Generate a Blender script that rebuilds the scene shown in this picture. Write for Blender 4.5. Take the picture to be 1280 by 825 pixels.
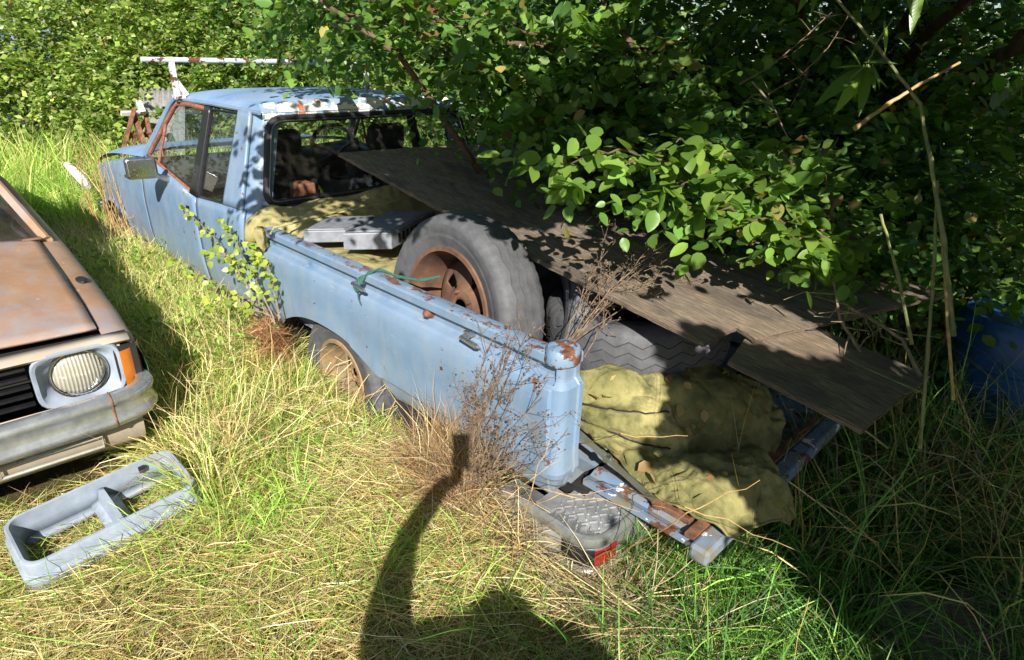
import bpy, bmesh, math, random
import numpy as np
from mathutils import Vector, Matrix
from math import sin, cos, pi, radians, sqrt, atan2

for o in list(bpy.data.objects): bpy.data.objects.remove(o)
rnd = random.Random(7); rg = np.random.default_rng(11)
scene = bpy.context.scene; COL = scene.collection

# ---------------------------------------------------------------- camera, sky, sun
CAMP = np.array([-1.016, 1.254, 1.697]); YAW, PITCH, ROLL, FPX = -.798, .414, .030, 782.65
FWD = np.array([cos(PITCH)*cos(YAW), cos(PITCH)*sin(YAW), -sin(PITCH)])
R0 = np.array([sin(YAW), -cos(YAW), 0.]); U0 = np.cross(R0, FWD)
RGT = R0*cos(ROLL)+U0*sin(ROLL); UPV = -R0*sin(ROLL)+U0*cos(ROLL)
cd = bpy.data.cameras.new('camera'); cam = bpy.data.objects.new('camera', cd); COL.objects.link(cam)
cd.sensor_width = 36; cd.lens = 36*FPX/1280; cd.clip_start = .02; cd.clip_end = 500
cam.matrix_world = Matrix(((RGT[0], UPV[0], -FWD[0], CAMP[0]), (RGT[1], UPV[1], -FWD[1], CAMP[1]),
                           (RGT[2], UPV[2], -FWD[2], CAMP[2]), (0, 0, 0, 1)))
scene.camera = cam
SUN = np.array([0.6315, -0.5435, -0.5529])                 # the way sunlight travels
ELEV = math.asin(-SUN[2]); AZ = atan2(-SUN[1], -SUN[0])   # towards the sun
w = bpy.data.worlds.new('World'); scene.world = w; w.use_nodes = True
nt = w.node_tree; bg = nt.nodes['Background']
sky = nt.nodes.new('ShaderNodeTexSky'); sky.sky_type = 'NISHITA'; sky.sun_disc = False
sky.sun_elevation = ELEV; sky.sun_rotation = pi/2-AZ; sky.air_density = 1.0; sky.dust_density = .6; sky.ozone_density = 1.5
nt.links.new(sky.outputs[0], bg.inputs[0]); bg.inputs[1].default_value = .058
sl = bpy.data.lights.new('sun', 'SUN'); so = bpy.data.objects.new('sun', sl); COL.objects.link(so)
sl.energy = 5.0; sl.angle = radians(.5); sl.color = (1, .95, .86)
so.rotation_euler = Vector(SUN).to_track_quat('-Z', 'Y').to_euler()
vs = scene.view_settings; vs.view_transform = 'Standard'; vs.look = 'None'; vs.gamma = 1; vs.exposure = .95
scene.cycles.use_denoising = True
scene.cycles.max_bounces = 8; scene.cycles.transparent_max_bounces = 16

def at(px, py, d): return CAMP + d*(FWD + (px-640)/FPX*RGT + (412.5-py)/FPX*UPV)
def on(px, py, ax, val):
    d = FWD + (px-640)/FPX*RGT + (412.5-py)/FPX*UPV; i = 'xyz'.index(ax)
    return CAMP + d*((val-CAMP[i])/d[i])
def onpl(px, py, p0, n):
    d = FWD + (px-640)/FPX*RGT + (412.5-py)/FPX*UPV
    return CAMP + d*(np.dot(p0-CAMP, n)/np.dot(d, n))
def pix(P):
    q = np.asarray(P, float)-CAMP; z = q@FWD; zz = np.where(np.abs(z) < 1e-6, 1e-6, z)
    return 640+FPX*(q@RGT)/zz, 412.5-FPX*(q@UPV)/zz, z

# ---------------------------------------------------------------- object helpers
def lnk(o, parent=None):
    COL.objects.link(o)
    if parent is not None:
        o.parent = parent; o.matrix_parent_inverse = Matrix.Translation(-Vector(parent['base']))
    return o
def thing(name, label, cat, loc=(0, 0, 0), group=None):
    o = bpy.data.objects.new(name, None); o.location = loc; o['base'] = tuple(float(v) for v in loc); o.empty_display_size = .1
    COL.objects.link(o); o['label'] = label; o['category'] = cat
    if group: o['group'] = group
    return o
def tag(o, label, cat, group=None):
    o['label'] = label; o['category'] = cat
    if group: o['group'] = group
    return o
def sub(o, part):          # o becomes a sub-part of part (part itself has a plain location)
    o.parent = part; o.matrix_parent_inverse = part.matrix_parent_inverse.inverted() if False else Matrix(); return o
def build(name, V, F, mat, parent=None, smooth=True, auto=None, col=None):
    """verts Nx3 (world), faces list -> object; parent = Empty (part) or mesh part (sub-part)"""
    me = bpy.data.meshes.new(name)
    me.from_pydata([tuple(map(float, v)) for v in V], [], [tuple(map(int, f)) for f in F]); me.update()
    return finish(name, me, mat, parent, smooth, auto)
def finish(name, me, mat, parent=None, smooth=True, auto=None):
    for m in (mat if isinstance(mat, (list, tuple)) else [mat]): me.materials.append(m)
    if smooth: me.polygons.foreach_set('use_smooth', np.ones(len(me.polygons), bool))
    o = bpy.data.objects.new(name, me); COL.objects.link(o)
    if parent is not None:
        o.parent = parent
        if 'base' in parent: o.matrix_parent_inverse = Matrix.Translation(-Vector(parent['base']))
    if auto is not None and smooth:
        try: me.set_sharp_from_angle(angle=radians(auto))
        except Exception: pass
    return o
def fast(name, V, F, mat, parent=None, col=None, smooth=False):
    """numpy mesh of equal-size faces"""
    V = np.ascontiguousarray(V, np.float32); F = np.ascontiguousarray(F, np.int32); k = F.shape[1]
    me = bpy.data.meshes.new(name); me.vertices.add(len(V)); me.vertices.foreach_set('co', V.ravel())
    me.loops.add(F.size); me.loops.foreach_set('vertex_index', F.ravel())
    me.polygons.add(len(F)); me.polygons.foreach_set('loop_start', np.arange(0, F.size, k, dtype=np.int32))
    try: me.polygons.foreach_set('loop_total', np.full(len(F), k, np.int32))
    except Exception: pass
    me.update(calc_edges=True)
    if col is not None:
        a = me.attributes.new('Col', 'FLOAT_COLOR', 'POINT'); c = np.ones((len(V), 4), np.float32); c[:, :3] = col
        a.data.foreach_set('color', c.ravel())
    return finish(name, me, mat, parent, smooth)
class MB:
    def __init__(s): s.V = []; s.F = []
    def add(s, V, F):
        b = len(s.V); s.V += [tuple(v) for v in V]; s.F += [tuple(i+b for i in f) for f in F]; return s
    def box(s, c, d, rot=None, bev=0):
        c = np.array(c, float); h = np.array(d, float)/2
        P = np.array([[x, y, z] for x in (-1, 1) for y in (-1, 1) for z in (-1, 1)], float)*h
        if rot is not None: P = P@np.array(rot).T
        return s.add(P+c, [(0, 1, 3, 2), (4, 6, 7, 5), (0, 4, 5, 1), (2, 3, 7, 6), (0, 2, 6, 4), (1, 5, 7, 3)])
    def grid(s, G, closeu=False, closev=False):
        G = np.asarray(G, float); n, m = G.shape[:2]; F = []
        for i in range(n if closeu else n-1):
            for j in range(m if closev else m-1):
                F.append((i*m+j, ((i+1) % n)*m+j, ((i+1) % n)*m+(j+1) % m, i*m+(j+1) % m))
        return s.add(G.reshape(-1, 3), F)
    def tube(s, pts, r, k=8, cap=True):
        P = [np.array(p, float) for p in pts]; n = len(P)
        rr = r if hasattr(r, '__len__') else [r]*n
        T = [P[min(i+1, n-1)]-P[max(i-1, 0)] for i in range(n)]
        T = [t/(np.linalg.norm(t)+1e-9) for t in T]
        up = np.array([0, 0, 1.]) if abs(T[0][2]) < .9 else np.array([1., 0, 0])
        u = np.cross(up, T[0]); u /= np.linalg.norm(u); G = []
        for i in range(n):
            u = u-T[i]*np.dot(u, T[i]); u /= np.linalg.norm(u)+1e-9; v = np.cross(T[i], u)
            G.append([P[i]+rr[i]*(cos(a)*u+sin(a)*v) for a in [2*pi*q/k for q in range(k)]])
        b = len(s.V); s.grid(G, closev=True)
        if cap: s.F.append(tuple(b+q for q in range(k))[::-1]); s.F.append(tuple(b+(n-1)*k+q for q in range(k)))
        return s
    def bar(s, a, b, wd, th, up=(0, 0, 1)):
        a = np.array(a, float); b = np.array(b, float); t = b-a; L = np.linalg.norm(t); t /= L
        u = np.cross(np.array(up, float), t); u /= np.linalg.norm(u); v = np.cross(t, u)
        return s.box((a+b)/2, (L, wd, th), np.array([t, u, v]).T)
    def obj(s, name, mat, parent=None, smooth=True, auto=35): return build(name, s.V, s.F, mat, parent, smooth, auto)
def solid(o, t, off=-1):
    m = o.modifiers.new('thickness', 'SOLIDIFY'); m.thickness = t; m.offset = off; return o
def bevel(o, w, seg=2):
    m = o.modifiers.new('bevel', 'BEVEL'); m.width = w; m.segments = seg; m.limit_method = 'ANGLE'; m.angle_limit = radians(35); return o

# ---------------------------------------------------------------- materials
def lin(r, g, b): return tuple((c/255/12.92 if c <= 10 else ((c/255+.055)/1.055)**2.4) for c in (r, g, b))+(1,)
class M:
    def __init__(s, name):
        s.m = bpy.data.materials.new(name); s.m.use_nodes = True; s.t = s.m.node_tree; s.b = s.t.nodes['Principled BSDF']
        s.co = None
    def n(s, typ, **kw):
        x = s.t.nodes.new('ShaderNode'+typ)
        for k, v in kw.items(): setattr(x, k, v)
        return x
    def l(s, a, b): s.t.links.new(a, b)
    def coord(s):
        if s.co is None: s.co = s.n('TexCoord').outputs['Object']
        return s.co
    def scaled(s, sc):
        mp = s.n('Mapping'); mp.inputs['Scale'].default_value = sc; s.l(s.coord(), mp.inputs[0]); return mp.outputs[0]
    def noise(s, scale, detail=4, rough=.6, stretch=None, dist=0):
        x = s.n('TexNoise'); x.inputs['Scale'].default_value = scale; x.inputs['Detail'].default_value = detail
        x.inputs['Roughness'].default_value = rough; x.inputs['Distortion'].default_value = dist
        s.l(s.scaled(stretch) if stretch else s.coord(), x.inputs['Vector']); return x.outputs['Fac']
    def ramp(s, f, stops, mode='LINEAR'):
        r = s.n('ValToRGB'); r.color_ramp.interpolation = mode; e = r.color_ramp.elements
        while len(e) < len(stops): e.new(.5)
        for i, (p, c) in enumerate(stops): e[i].position = p; e[i].color = c if len(c) == 4 else (*c, 1)
        s.l(f, r.inputs[0]); return r.outputs[0]
    def rng(s, f, a, b, c=0, d=1):
        r = s.n('MapRange'); r.clamp = True
        for i, v in enumerate((a, b, c, d)): r.inputs[i+1].default_value = v
        s.l(f, r.inputs[0]); return r.outputs[0]
    def math(s, op, a, b=None):
        x = s.n('Math', operation=op)
        for i, v in enumerate((a, b)):
            if v is None: continue
            if isinstance(v, (int, float)): x.inputs[i].default_value = v
            else: s.l(v, x.inputs[i])
        return x.outputs[0]
    def mix(s, f, a, b, mode='MIX'):
        x = s.n('MixRGB', blend_type=mode)
        for i, v in enumerate((f, a, b)):
            if isinstance(v, (int, float)): x.inputs[i].default_value = v
            elif isinstance(v, tuple): x.inputs[i].default_value = v
            else: s.l(v, x.inputs[i])
        return x.outputs[0]
    def xyz(s):
        x = s.n('SeparateXYZ'); s.l(s.coord(), x.inputs[0]); return x.outputs
    def bump(s, h, strength=.3, dist=.01):
        x = s.n('Bump'); x.inputs['Strength'].default_value = strength; x.inputs['Distance'].default_value = dist
        s.l(h, x.inputs['Height']); s.l(x.outputs[0], s.b.inputs['Normal']); return s
    def set(s, col=None, rough=None, metal=None, spec=None, **kw):
        for k, v in (('Base Color', col), ('Roughness', rough), ('Metallic', metal), ('Specular IOR Level', spec)):
            if v is None: continue
            if isinstance(v, (int, float, tuple)): s.b.inputs[k].default_value = v
            else: s.l(v, s.b.inputs[k])
        return s

RUST = [(.3, lin(54, 34, 26)), (.5, lin(98, 60, 42)), (.7, lin(134, 86, 60))]
def paint(name, base, spots=.655, dirt=.6, rail=False, peel=None, rough=.31, light=None):
    m = M(name)
    n1 = m.noise(3.5, 5); fade = m.rng(n1, .3, .75)
    lt = light or tuple(min(1, c*1.35+.02) for c in base[:3])+(1,)
    c = m.mix(fade, base, lt)
    st = m.noise(16, 6, .7, (1, 1, .25)); c = m.mix(m.math('MULTIPLY', m.rng(st, .45, .75), .45), c, lin(150, 154, 152))
    bl = m.noise(2.1, 6, .7, (1, 1, 1.6), .6); c = m.mix(m.rng(bl, .50, .66, 0, .5), c, lin(128, 142, 160))
    sc = m.noise(40, 3, .6, (.35, .35, 3.5)); c = m.mix(m.rng(sc, .66, .70, 0, .4), c, lin(176, 178, 172))      # chalky streaks
    x = m.xyz()
    low = m.math('MAXIMUM', m.rng(x[2], .62, .36, 0, .8), m.rng(x[2], .472, .462, 0, 1)); dn = m.noise(9, 6, .7)
    dm = m.math('MULTIPLY', m.math('MULTIPLY', low, m.rng(dn, .3, .62)), dirt)
    c = m.mix(dm, c, lin(122, 112, 82))                                              # caked dust on the lower panel
    rn = m.noise(16, 7, .62); rm = m.rng(rn, spots, spots+.03)
    fine = m.noise(60, 4, .7); rm2 = m.rng(fine, .70, .72)
    rm = m.math('MAXIMUM', rm, rm2)
    if rail:      # rust runs along the rail edge
        e = m.math('MULTIPLY', m.rng(x[2], .893, .899), m.rng(m.noise(13, 8, .75, (1, 1.8, 1)), .525, .55))
        e = m.math('MULTIPLY', e, m.rng(x[0], 2.1, .5, .6, 1))
        rm = m.math('MAXIMUM', rm, e)
    rustc = m.ramp(m.noise(45, 5, .7), RUST)
    c = m.mix(rm, c, rustc)
    if peel:
        pm = m.rng(m.noise(14, 5, .55, (1, 1, 1.6)), peel, peel+.015); c = m.mix(pm, c, lin(222, 218, 208))
        pr = m.rng(m.noise(10, 5, .6, (1, 1.4, 1)), peel+.13, peel+.15); c = m.mix(pr, c, lin(176, 104, 70)); rm = m.math('MAXIMUM', rm, pm)
    r = m.mix(rm, (rough,)*3+(1,), (.85,)*3+(1,)); r = m.mix(m.math('MULTIPLY', dm, .8), r, (.8,)*3+(1,)); r = m.mix(m.rng(m.noise(5, 4), .35, .7, 0, .5), r, (.55,)*3+(1,))
    m.set(c, r, spec=.5)
    h = m.math('ADD', m.math('MULTIPLY', rm, -.4), m.math('ADD', m.math('MULTIPLY', m.noise(7, 3, .5), .5), m.math('MULTIPLY', m.noise(2.6, 2, .4), 1.2))); m.bump(h, .28, .014)
    return m.m
BLUE = lin(98, 122, 149)
m_blue = paint('faded_blue_paint', BLUE); m_rail = paint('rusty_rail_paint', BLUE, rail=True)
m_roof = paint('roof_paint', lin(92, 128, 172), spots=.75, dirt=0, rough=.5, light=lin(138, 164, 194))
m_head = paint('peeling_paint', lin(120, 140, 160), spots=.6, dirt=0, peel=.47)
m_tail = paint('tailgate_paint', lin(84, 128, 180), spots=.54, dirt=.9, peel=.60)
m_brown = paint('brown_car_paint', lin(144, 108, 80), spots=.72, dirt=.3, rough=.42, light=lin(174, 138, 108))
m_beige = paint('beige_trim', lin(160, 146, 128), spots=.74, dirt=.2, rough=.5)
m_white = paint('weathered_white', lin(196, 194, 188), spots=.60, dirt=.6, peel=.72)
m_sill = paint('sill_paint', lin(150, 152, 150), spots=.6, dirt=.8, rough=.5)

def simple(name, col, rough=.6, metal=0, n=30, amt=.3, bump=.15, spec=.5, dist=.004, col2=None):
    m = M(name); f = m.noise(n, 5, .65); a = tuple(c*(1-amt) for c in col[:3])+(1,); b = col2 or tuple(min(1, c*(1+amt)) for c in col[:3])+(1,)
    m.set(m.mix(m.rng(f, .3, .7), a, b), rough, metal, spec); m.bump(f, bump, dist); return m.m
m_black = simple('black_rubber', (.018, .018, .02, 1), .55, n=60)
m_blacktrim = simple('black_trim', (.012, .012, .014, 1), .35)
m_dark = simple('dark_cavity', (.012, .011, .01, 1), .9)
m_seat = simple('seat_cloth', (.02, .022, .028, 1), .85, n=80)
m_dash = simple('dash_plastic', (.03, .028, .026, 1), .6)
m_greyplastic = simple('grey_plastic', lin(132, 142, 158), .38, n=14, amt=.12, bump=.03, col2=lin(150, 160, 174))
m_case = simple('grey_case', lin(122, 126, 134), .5, n=26, amt=.25, bump=.05)
m_rustm = simple('rusted_steel', lin(84, 54, 42), .88, n=22, amt=.55, bump=.4, col2=lin(140, 94, 68))
m_rimrust = simple('rim_rust', lin(80, 58, 50), .85, n=9, amt=.4, bump=.3, col2=lin(116, 84, 62))
m_wheelrim = simple('dull_wheel_steel', lin(128, 118, 100), .75, n=12, amt=.4, bump=.2, col2=lin(150, 120, 84))
m_framerust = simple('door_frame_primer', lin(120, 70, 50), .75, n=30, amt=.3, col2=lin(160, 104, 80))
m_rope = simple('green_cord', lin(44, 88, 76), .8, n=200, amt=.4)
m_canerope = simple('pale_cord', lin(170, 165, 110), .8, n=200, amt=.3)
m_bark = simple('bark', lin(78, 58, 42), .9, n=18, amt=.5, bump=.6, dist=.01, col2=lin(112, 92, 72))
m_twig = simple('grey_twig', lin(128, 112, 92), .85, n=40, amt=.4, bump=.3)
m_tan = simple('dry_stalk', lin(172, 136, 82), .7, n=50, amt=.35, col2=lin(196, 166, 112))
m_weed = simple('dead_weed', lin(92, 74, 58), .85, n=40, amt=.45, col2=lin(142, 120, 98))
m_cane = simple('cane_green', lin(96, 112, 66), .55, n=16, amt=.35, col2=lin(150, 148, 96))
m_skin = simple('skin', lin(190, 140, 112), .55, n=30, amt=.1, bump=.02)
m_shirt = simple('shirt_cloth', lin(60, 66, 84), .85, n=60, amt=.2)
m_trouser = simple('trouser_cloth', lin(52, 56, 66), .85, n=60, amt=.2)
m_hair = simple('hair', lin(52, 38, 28), .7, n=90, amt=.4)
m_barrel = simple('blue_plastic', lin(34, 74, 132), .4, n=8, amt=.25, bump=.05)
m_bluetarp = simple('blue_tarp', lin(52, 84, 128), .5, n=5, amt=.3, bump=.4, dist=.02)
m_stone = simple('grey_sheet', lin(120, 120, 116), .8, n=30, amt=.4)
m_leather = simple('shoe', (.02, .015, .012, 1), .6)
def chrome(name, dull):
    m = M(name); f = m.noise(14, 6, .65); sp = m.rng(m.noise(70, 5, .7), .62, .68)
    c = m.mix(m.rng(f, .45, .75), lin(205, 208, 212), lin(150, 146, 138)); c = m.mix(sp, c, lin(120, 84, 58))
    r = m.mix(m.rng(f, .35, .75), (.10+dull*.4,)*3+(1,), (.35+dull*.4,)*3+(1,))
    m.set(c, r, m.math('SUBTRACT', 1.0, m.math('MULTIPLY', sp, .8))); m.bump(f, .12, .006); return m.m
m_chrome = chrome('worn_chrome', .05); m_chrome2 = simple('sky_pale_chrome', lin(178, 180, 182), .27, .72, n=16, amt=.25, bump=.12, col2=lin(205, 206, 206)); m_alu = chrome('dull_aluminium', .4)  # bumper chrome coloured pale and less metallic, standing in for reflected sky
def rubber():
    m = M('weathered_tyre'); f = m.noise(18, 6, .7); g = m.noise(120, 3, .6)
    c = m.mix(m.rng(f, .3, .7), (.058, .060, .067, 1), (.108, .110, .120, 1)); c = m.mix(m.math('MULTIPLY', m.rng(g, .5, .75), .4), c, (.12, .115, .11, 1))
    m.set(c, .62, spec=.35); m.bump(m.math('ADD', f, m.math('MULTIPLY', g, .3)), .15, .004); return m.m
m_tyre = rubber()
def canvas(name, a, b, c3):
    m = M(name); f = m.noise(3.2, 5, .6); g = m.noise(14, 6, .65); wv = m.noise(260, 2, .5)
    c = m.mix(m.rng(f, .34, .66), a, b); c = m.mix(m.math('MULTIPLY', m.rng(g, .46, .66), .7), c, c3)
    sp = m.rng(m.noise(34, 6, .7), .66, .7); c = m.mix(m.math('MULTIPLY', sp, .5), c, lin(84, 70, 44))
    m.set(c, .85, spec=.2); h = m.math('ADD', m.math('MULTIPLY', m.noise(9, 6, .62, dist=.8), 1.0), m.math('MULTIPLY', wv, .06)); m.bump(h, .45, .025); return m.m
m_tarp = canvas('olive_canvas', lin(92, 92, 55), lin(154, 146, 98), lin(60, 66, 41))
m_tarp2 = canvas('tan_canvas', lin(140, 132, 88), lin(176, 166, 116), lin(104, 102, 66))
def ply():
    m = M('weathered_plywood')
    g = m.noise(10, 8, .7, (1.6, 22, 22), .4); g2 = m.noise(5, 6, .65, (1, 6, 6)); k = m.noise(2.2, 4, .6)
    c = m.ramp(g, [(.30, lin(66, 60, 55)), (.48, lin(114, 103, 91)), (.68, lin(178, 158, 130))])
    c = m.mix(m.math('MULTIPLY', m.rng(g2, .45, .7), .5), c, lin(104, 98, 94)); c = m.mix(m.math('MULTIPLY', m.rng(k, .5, .68), .3), c, lin(156, 124, 88)); kk = m.noise(3.4, 6, .7, (1, 2, 2), .8); c = m.mix(m.rng(kk, .48, .62, 0, .6), c, lin(70, 66, 64)); ck = m.noise(30, 4, .8, (.25, 9, 9)); c = m.mix(m.rng(ck, .62, .66, 0, .75), c, lin(38, 34, 31))
    m.set(c, .88, spec=.2); m.bump(m.math('ADD', g, m.math('MULTIPLY', g2, .4)), .7, .006); return m.m
m_ply = ply(); m_plyd = simple('dark_veneer', lin(92, 78, 64), .9, n=60, amt=.4)
def glass(name, tint, refl=.0, dirt=.06):
    m = M(name); t = m.t; out = t.nodes['Material Output']; t.nodes.remove(m.b)
    tr = m.n('BsdfTransparent'); tr.inputs[0].default_value = tint; gl = m.n('BsdfGlossy'); gl.inputs['Roughness'].default_value = .015
    lw = m.n('LayerWeight'); lw.inputs[0].default_value = .5
    mx = m.n('MixShader'); m.l(m.math('ADD', m.math('POWER', lw.outputs['Facing'], 5.0), .05+refl), mx.inputs[0]); m.l(tr.outputs[0], mx.inputs[1]); m.l(gl.outputs[0], mx.inputs[2])
    df = m.n('BsdfDiffuse'); df.inputs[0].default_value = lin(170, 165, 150); m2 = m.n('MixShader')
    m.l(m.rng(m.noise(7, 6, .7), .4, .8, dirt*.5, dirt*2.5), m2.inputs[0]); m.l(mx.outputs[0], m2.inputs[1]); m.l(df.outputs[0], m2.inputs[2]); m.l(m2.outputs[0], out.inputs[0]); return m.m
m_glass = glass('dusty_haze_glass', (.90, .94, .92, 1), .01, .03); m_sideglass = glass('side_glass', (.84, .90, .92, 1), .05, .018)  # dusty glass: film thickened to stand in for the grey of a reflection
def lens(name, col, rough=.12):
    m = M(name); f = m.noise(20, 4); m.set(m.mix(f, col, tuple(c*.6 for c in col[:3])+(1,)), rough)
    m.b.inputs['Transmission Weight'].default_value = .15; m.b.inputs['Coat Weight'].default_value = .3
    wv = m.n('TexWave'); wv.bands_direction = 'Z'; wv.inputs['Scale'].default_value = 60; m.l(m.coord(), wv.inputs[0]); m.bump(wv.outputs['Fac'], .3, .004); return m.m
m_amber = lens('amber_lens', (.75, .22, .02, 1)); m_red = lens('red_lens', (.30, .012, .014, 1))
def headglass():
    m = M('headlamp_glass'); m.set((.75, .75, .70, 1), .12, .15); m.b.inputs['Coat Weight'].default_value = .6
    wv = m.n('TexWave'); wv.bands_direction = 'Y'; wv.inputs['Scale'].default_value = 26; wv.inputs['Distortion'].default_value = .6; m.l(m.coord(), wv.inputs[0]); m.bump(wv.outputs['Fac'], .45, .006)
    fz = m.noise(8, 5, .7); m.set(m.mix(m.math('MULTIPLY', wv.outputs['Fac'], fz), lin(150, 146, 130), lin(208, 204, 190))); return m.m
m_headl = headglass()
def plant(name, gloss=.35, trans=.35, var=.25, spec=.3):
    """leaf or blade: its colour is the point attribute Col; light also passes through it"""
    m = M(name); a = m.n('Attribute', attribute_name='Col').outputs['Color']; out = m.t.nodes['Material Output']
    f = m.noise(38, 3); c = m.mix(m.rng(f, .3, .7, 0, var), a, m.mix(1.0, a, (1.5, 1.35, .9, 1), 'MULTIPLY'))
    m.set(c, gloss, spec=spec); tl = m.n('BsdfTranslucent'); m.l(m.mix(1.0, c, (1.5, 1.7, .6, 1), 'MULTIPLY'), tl.inputs[0])
    mx = m.n('MixShader'); mx.inputs[0].default_value = trans; m.l(m.b.outputs[0], mx.inputs[1]); m.l(tl.outputs[0], mx.inputs[2]); m.l(mx.outputs[0], out.inputs[0]); return m.m
m_leaf = plant('leaf_green'); m_grass = plant('grass_blade', .5, .3, .2); m_straw = plant('straw', .6, .12, .2)
def single_leaf(name, col):
    m = M(name); out = m.t.nodes['Material Output']; f = m.noise(30, 4)
    oi = m.n('ObjectInfo').outputs['Random']; c = m.mix(oi, tuple(q*k for q, k in zip(col[:3], (.6, .7, .7)))+(1,), tuple(min(1, q*k) for q, k in zip(col[:3], (1.7, 1.4, 1.2)))+(1,)); c = m.mix(m.rng(f, .35, .75, 0, .35), c, (.20, .22, .05, 1))
    m.set(c, .32, spec=.4); tl = m.n('BsdfTranslucent'); m.l(m.mix(1.0, c, (1.5, 1.7, .6, 1), 'MULTIPLY'), tl.inputs[0])
    mx = m.n('MixShader'); mx.inputs[0].default_value = .35; m.l(m.b.outputs[0], mx.inputs[1]); m.l(tl.outputs[0], mx.inputs[2]); m.l(mx.outputs[0], out.inputs[0])
    wv = m.n('TexWave'); wv.bands_direction = 'DIAGONAL'; wv.inputs['Scale'].default_value = 9; m.l(m.coord(), wv.inputs[0]); m.bump(m.math('ADD', m.math('MULTIPLY', wv.outputs['Fac'], .3), f), .12, .003); return m.m
m_bright = single_leaf('sunlit_leaf_green', (.125, .235, .040, 1))
def soil():
    m = M('soil_and_thatch'); f = m.noise(9, 7, .7); g = m.noise(70, 5, .7); k = m.noise(1.3, 4)
    c = m.ramp(g, [(.3, lin(58, 48, 32)), (.5, lin(98, 84, 54)), (.7, lin(136, 120, 80))]); c = m.mix(m.rng(f, .4, .65, 0, .6), c, lin(88, 98, 44)); c = m.mix(m.rng(k, .4, .7, 0, .4), c, lin(66, 54, 38))
    m.set(c, .95, spec=.1); m.bump(m.math('ADD', f, g), .9, .03); return m.m
m_soil = soil()
# ---------------------------------------------------------------- ground
def gh(x, y):
    x = np.asarray(x, float); y = np.asarray(y, float)
    z = .17+.025*np.sin(2.1*x+1.3*y)+.02*np.sin(3.7*x-2.9*y+1)+.012*np.sin(9*x+7*y)
    z = z+.05*np.exp(-((x-.75)**2/.5+(y-.22)**2/.10))
    z = z-.10*np.exp(-((x+.4)**2/.25+(y+.9)**2/.3))
    z = z-.06*np.exp(-((x+.02)**2/.05+(y-.02)**2/.03))
    under = 1/(1+np.exp(-(-.10-y)*16))*1/(1+np.exp((-1.55-y)*16))*1/(1+np.exp(-(x-.0)*14))*1/(1+np.exp((x-5)*14))
    z = z-under*.14
    back = 1/(1+np.exp(-((-(x+1.016)*.70+(y-1.254)*.716)-.22)*6)); z = z-.50*back      # the ground falls away behind the photographer
    return z
def ground():
    xs = np.concatenate([np.linspace(-60, -3, 12), np.linspace(-2.8, 7, 110), np.linspace(7.4, 90, 16)])
    ys = np.concatenate([np.linspace(-90, -5, 14), np.linspace(-4.8, 4, 100), np.linspace(4.4, 60, 12)])
    X, Y = np.meshgrid(xs, ys, indexing='ij'); Z = gh(X, Y)
    mb = MB(); mb.grid(np.stack([X, Y, Z], -1)); o = mb.obj('ground', m_soil, None, True, None); o['kind'] = 'structure'
ground()

# ---------------------------------------------------------------- wheels
def lathe_pts(prof, nseg, ax_w, a0=0, a1=2*pi, mod=None):
    G = []
    for i in range(nseg):
        th = a0+(a1-a0)*i/nseg; row = []
        for j, (r, q) in enumerate(prof):
            rr, qq = (r, q) if mod is None else mod(j, i, r, q)
            row.append((rr*cos(th), qq, rr*sin(th)))
        G.append(row)
    return np.array(G)
def tyre_grid(Rr, wd, rim, zig=1, nseg=144):
    """axis along y; outer face at +y"""
    h = wd/2; prof = [(rim, h*.62), (rim+.012, h*.78), (rim+.02, h*.80), (rim+.05, h*.93), (rim+.056, h*.945), (rim+.062, h*.935), (rim+.068, h*.965), (rim+.09, h*1.0), ((Rr+rim)/2+.03, h*1.0), (Rr-.055, h*.97), (Rr-.050, h*.972), (Rr-.030, h*.90), (Rr-.016, h*.82)]
    tags = [0]*len(prof)
    prof += [(Rr-.009, h*.72)]; tags += [0]
    for g in (.5, .17, -.17, -.5):
        for q, dr in ((.016, 0), (.010, -.007), (-.010, -.007), (-.016, 0)): prof.append((Rr+dr-.004*abs(g)/.5, h*g+q*wd*.62)); tags.append(1)
    prof += [(Rr-.009, -h*.72), (Rr-.016, -h*.82), (Rr-.030, -h*.90), (Rr-.050, -h*.972), (Rr-.055, -h*.97), ((Rr+rim)/2+.03, -h), (rim+.09, -h), (rim+.05, -h*.93), (rim+.02, -h*.80), (rim, -h*.62)]; tags += [0]*10
    def mod(j, i, r, q):
        if tags[j] == 1: q = q+wd*.020*(abs((i % 6)-3)-1.5)*zig
        elif j in (11, 12, 13) or len(prof)-j in (8, 9, 10):
            if i % 3 == 0: r -= .004
        return r, q
    return lathe_pts(prof, nseg, 1, mod=mod)
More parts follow.
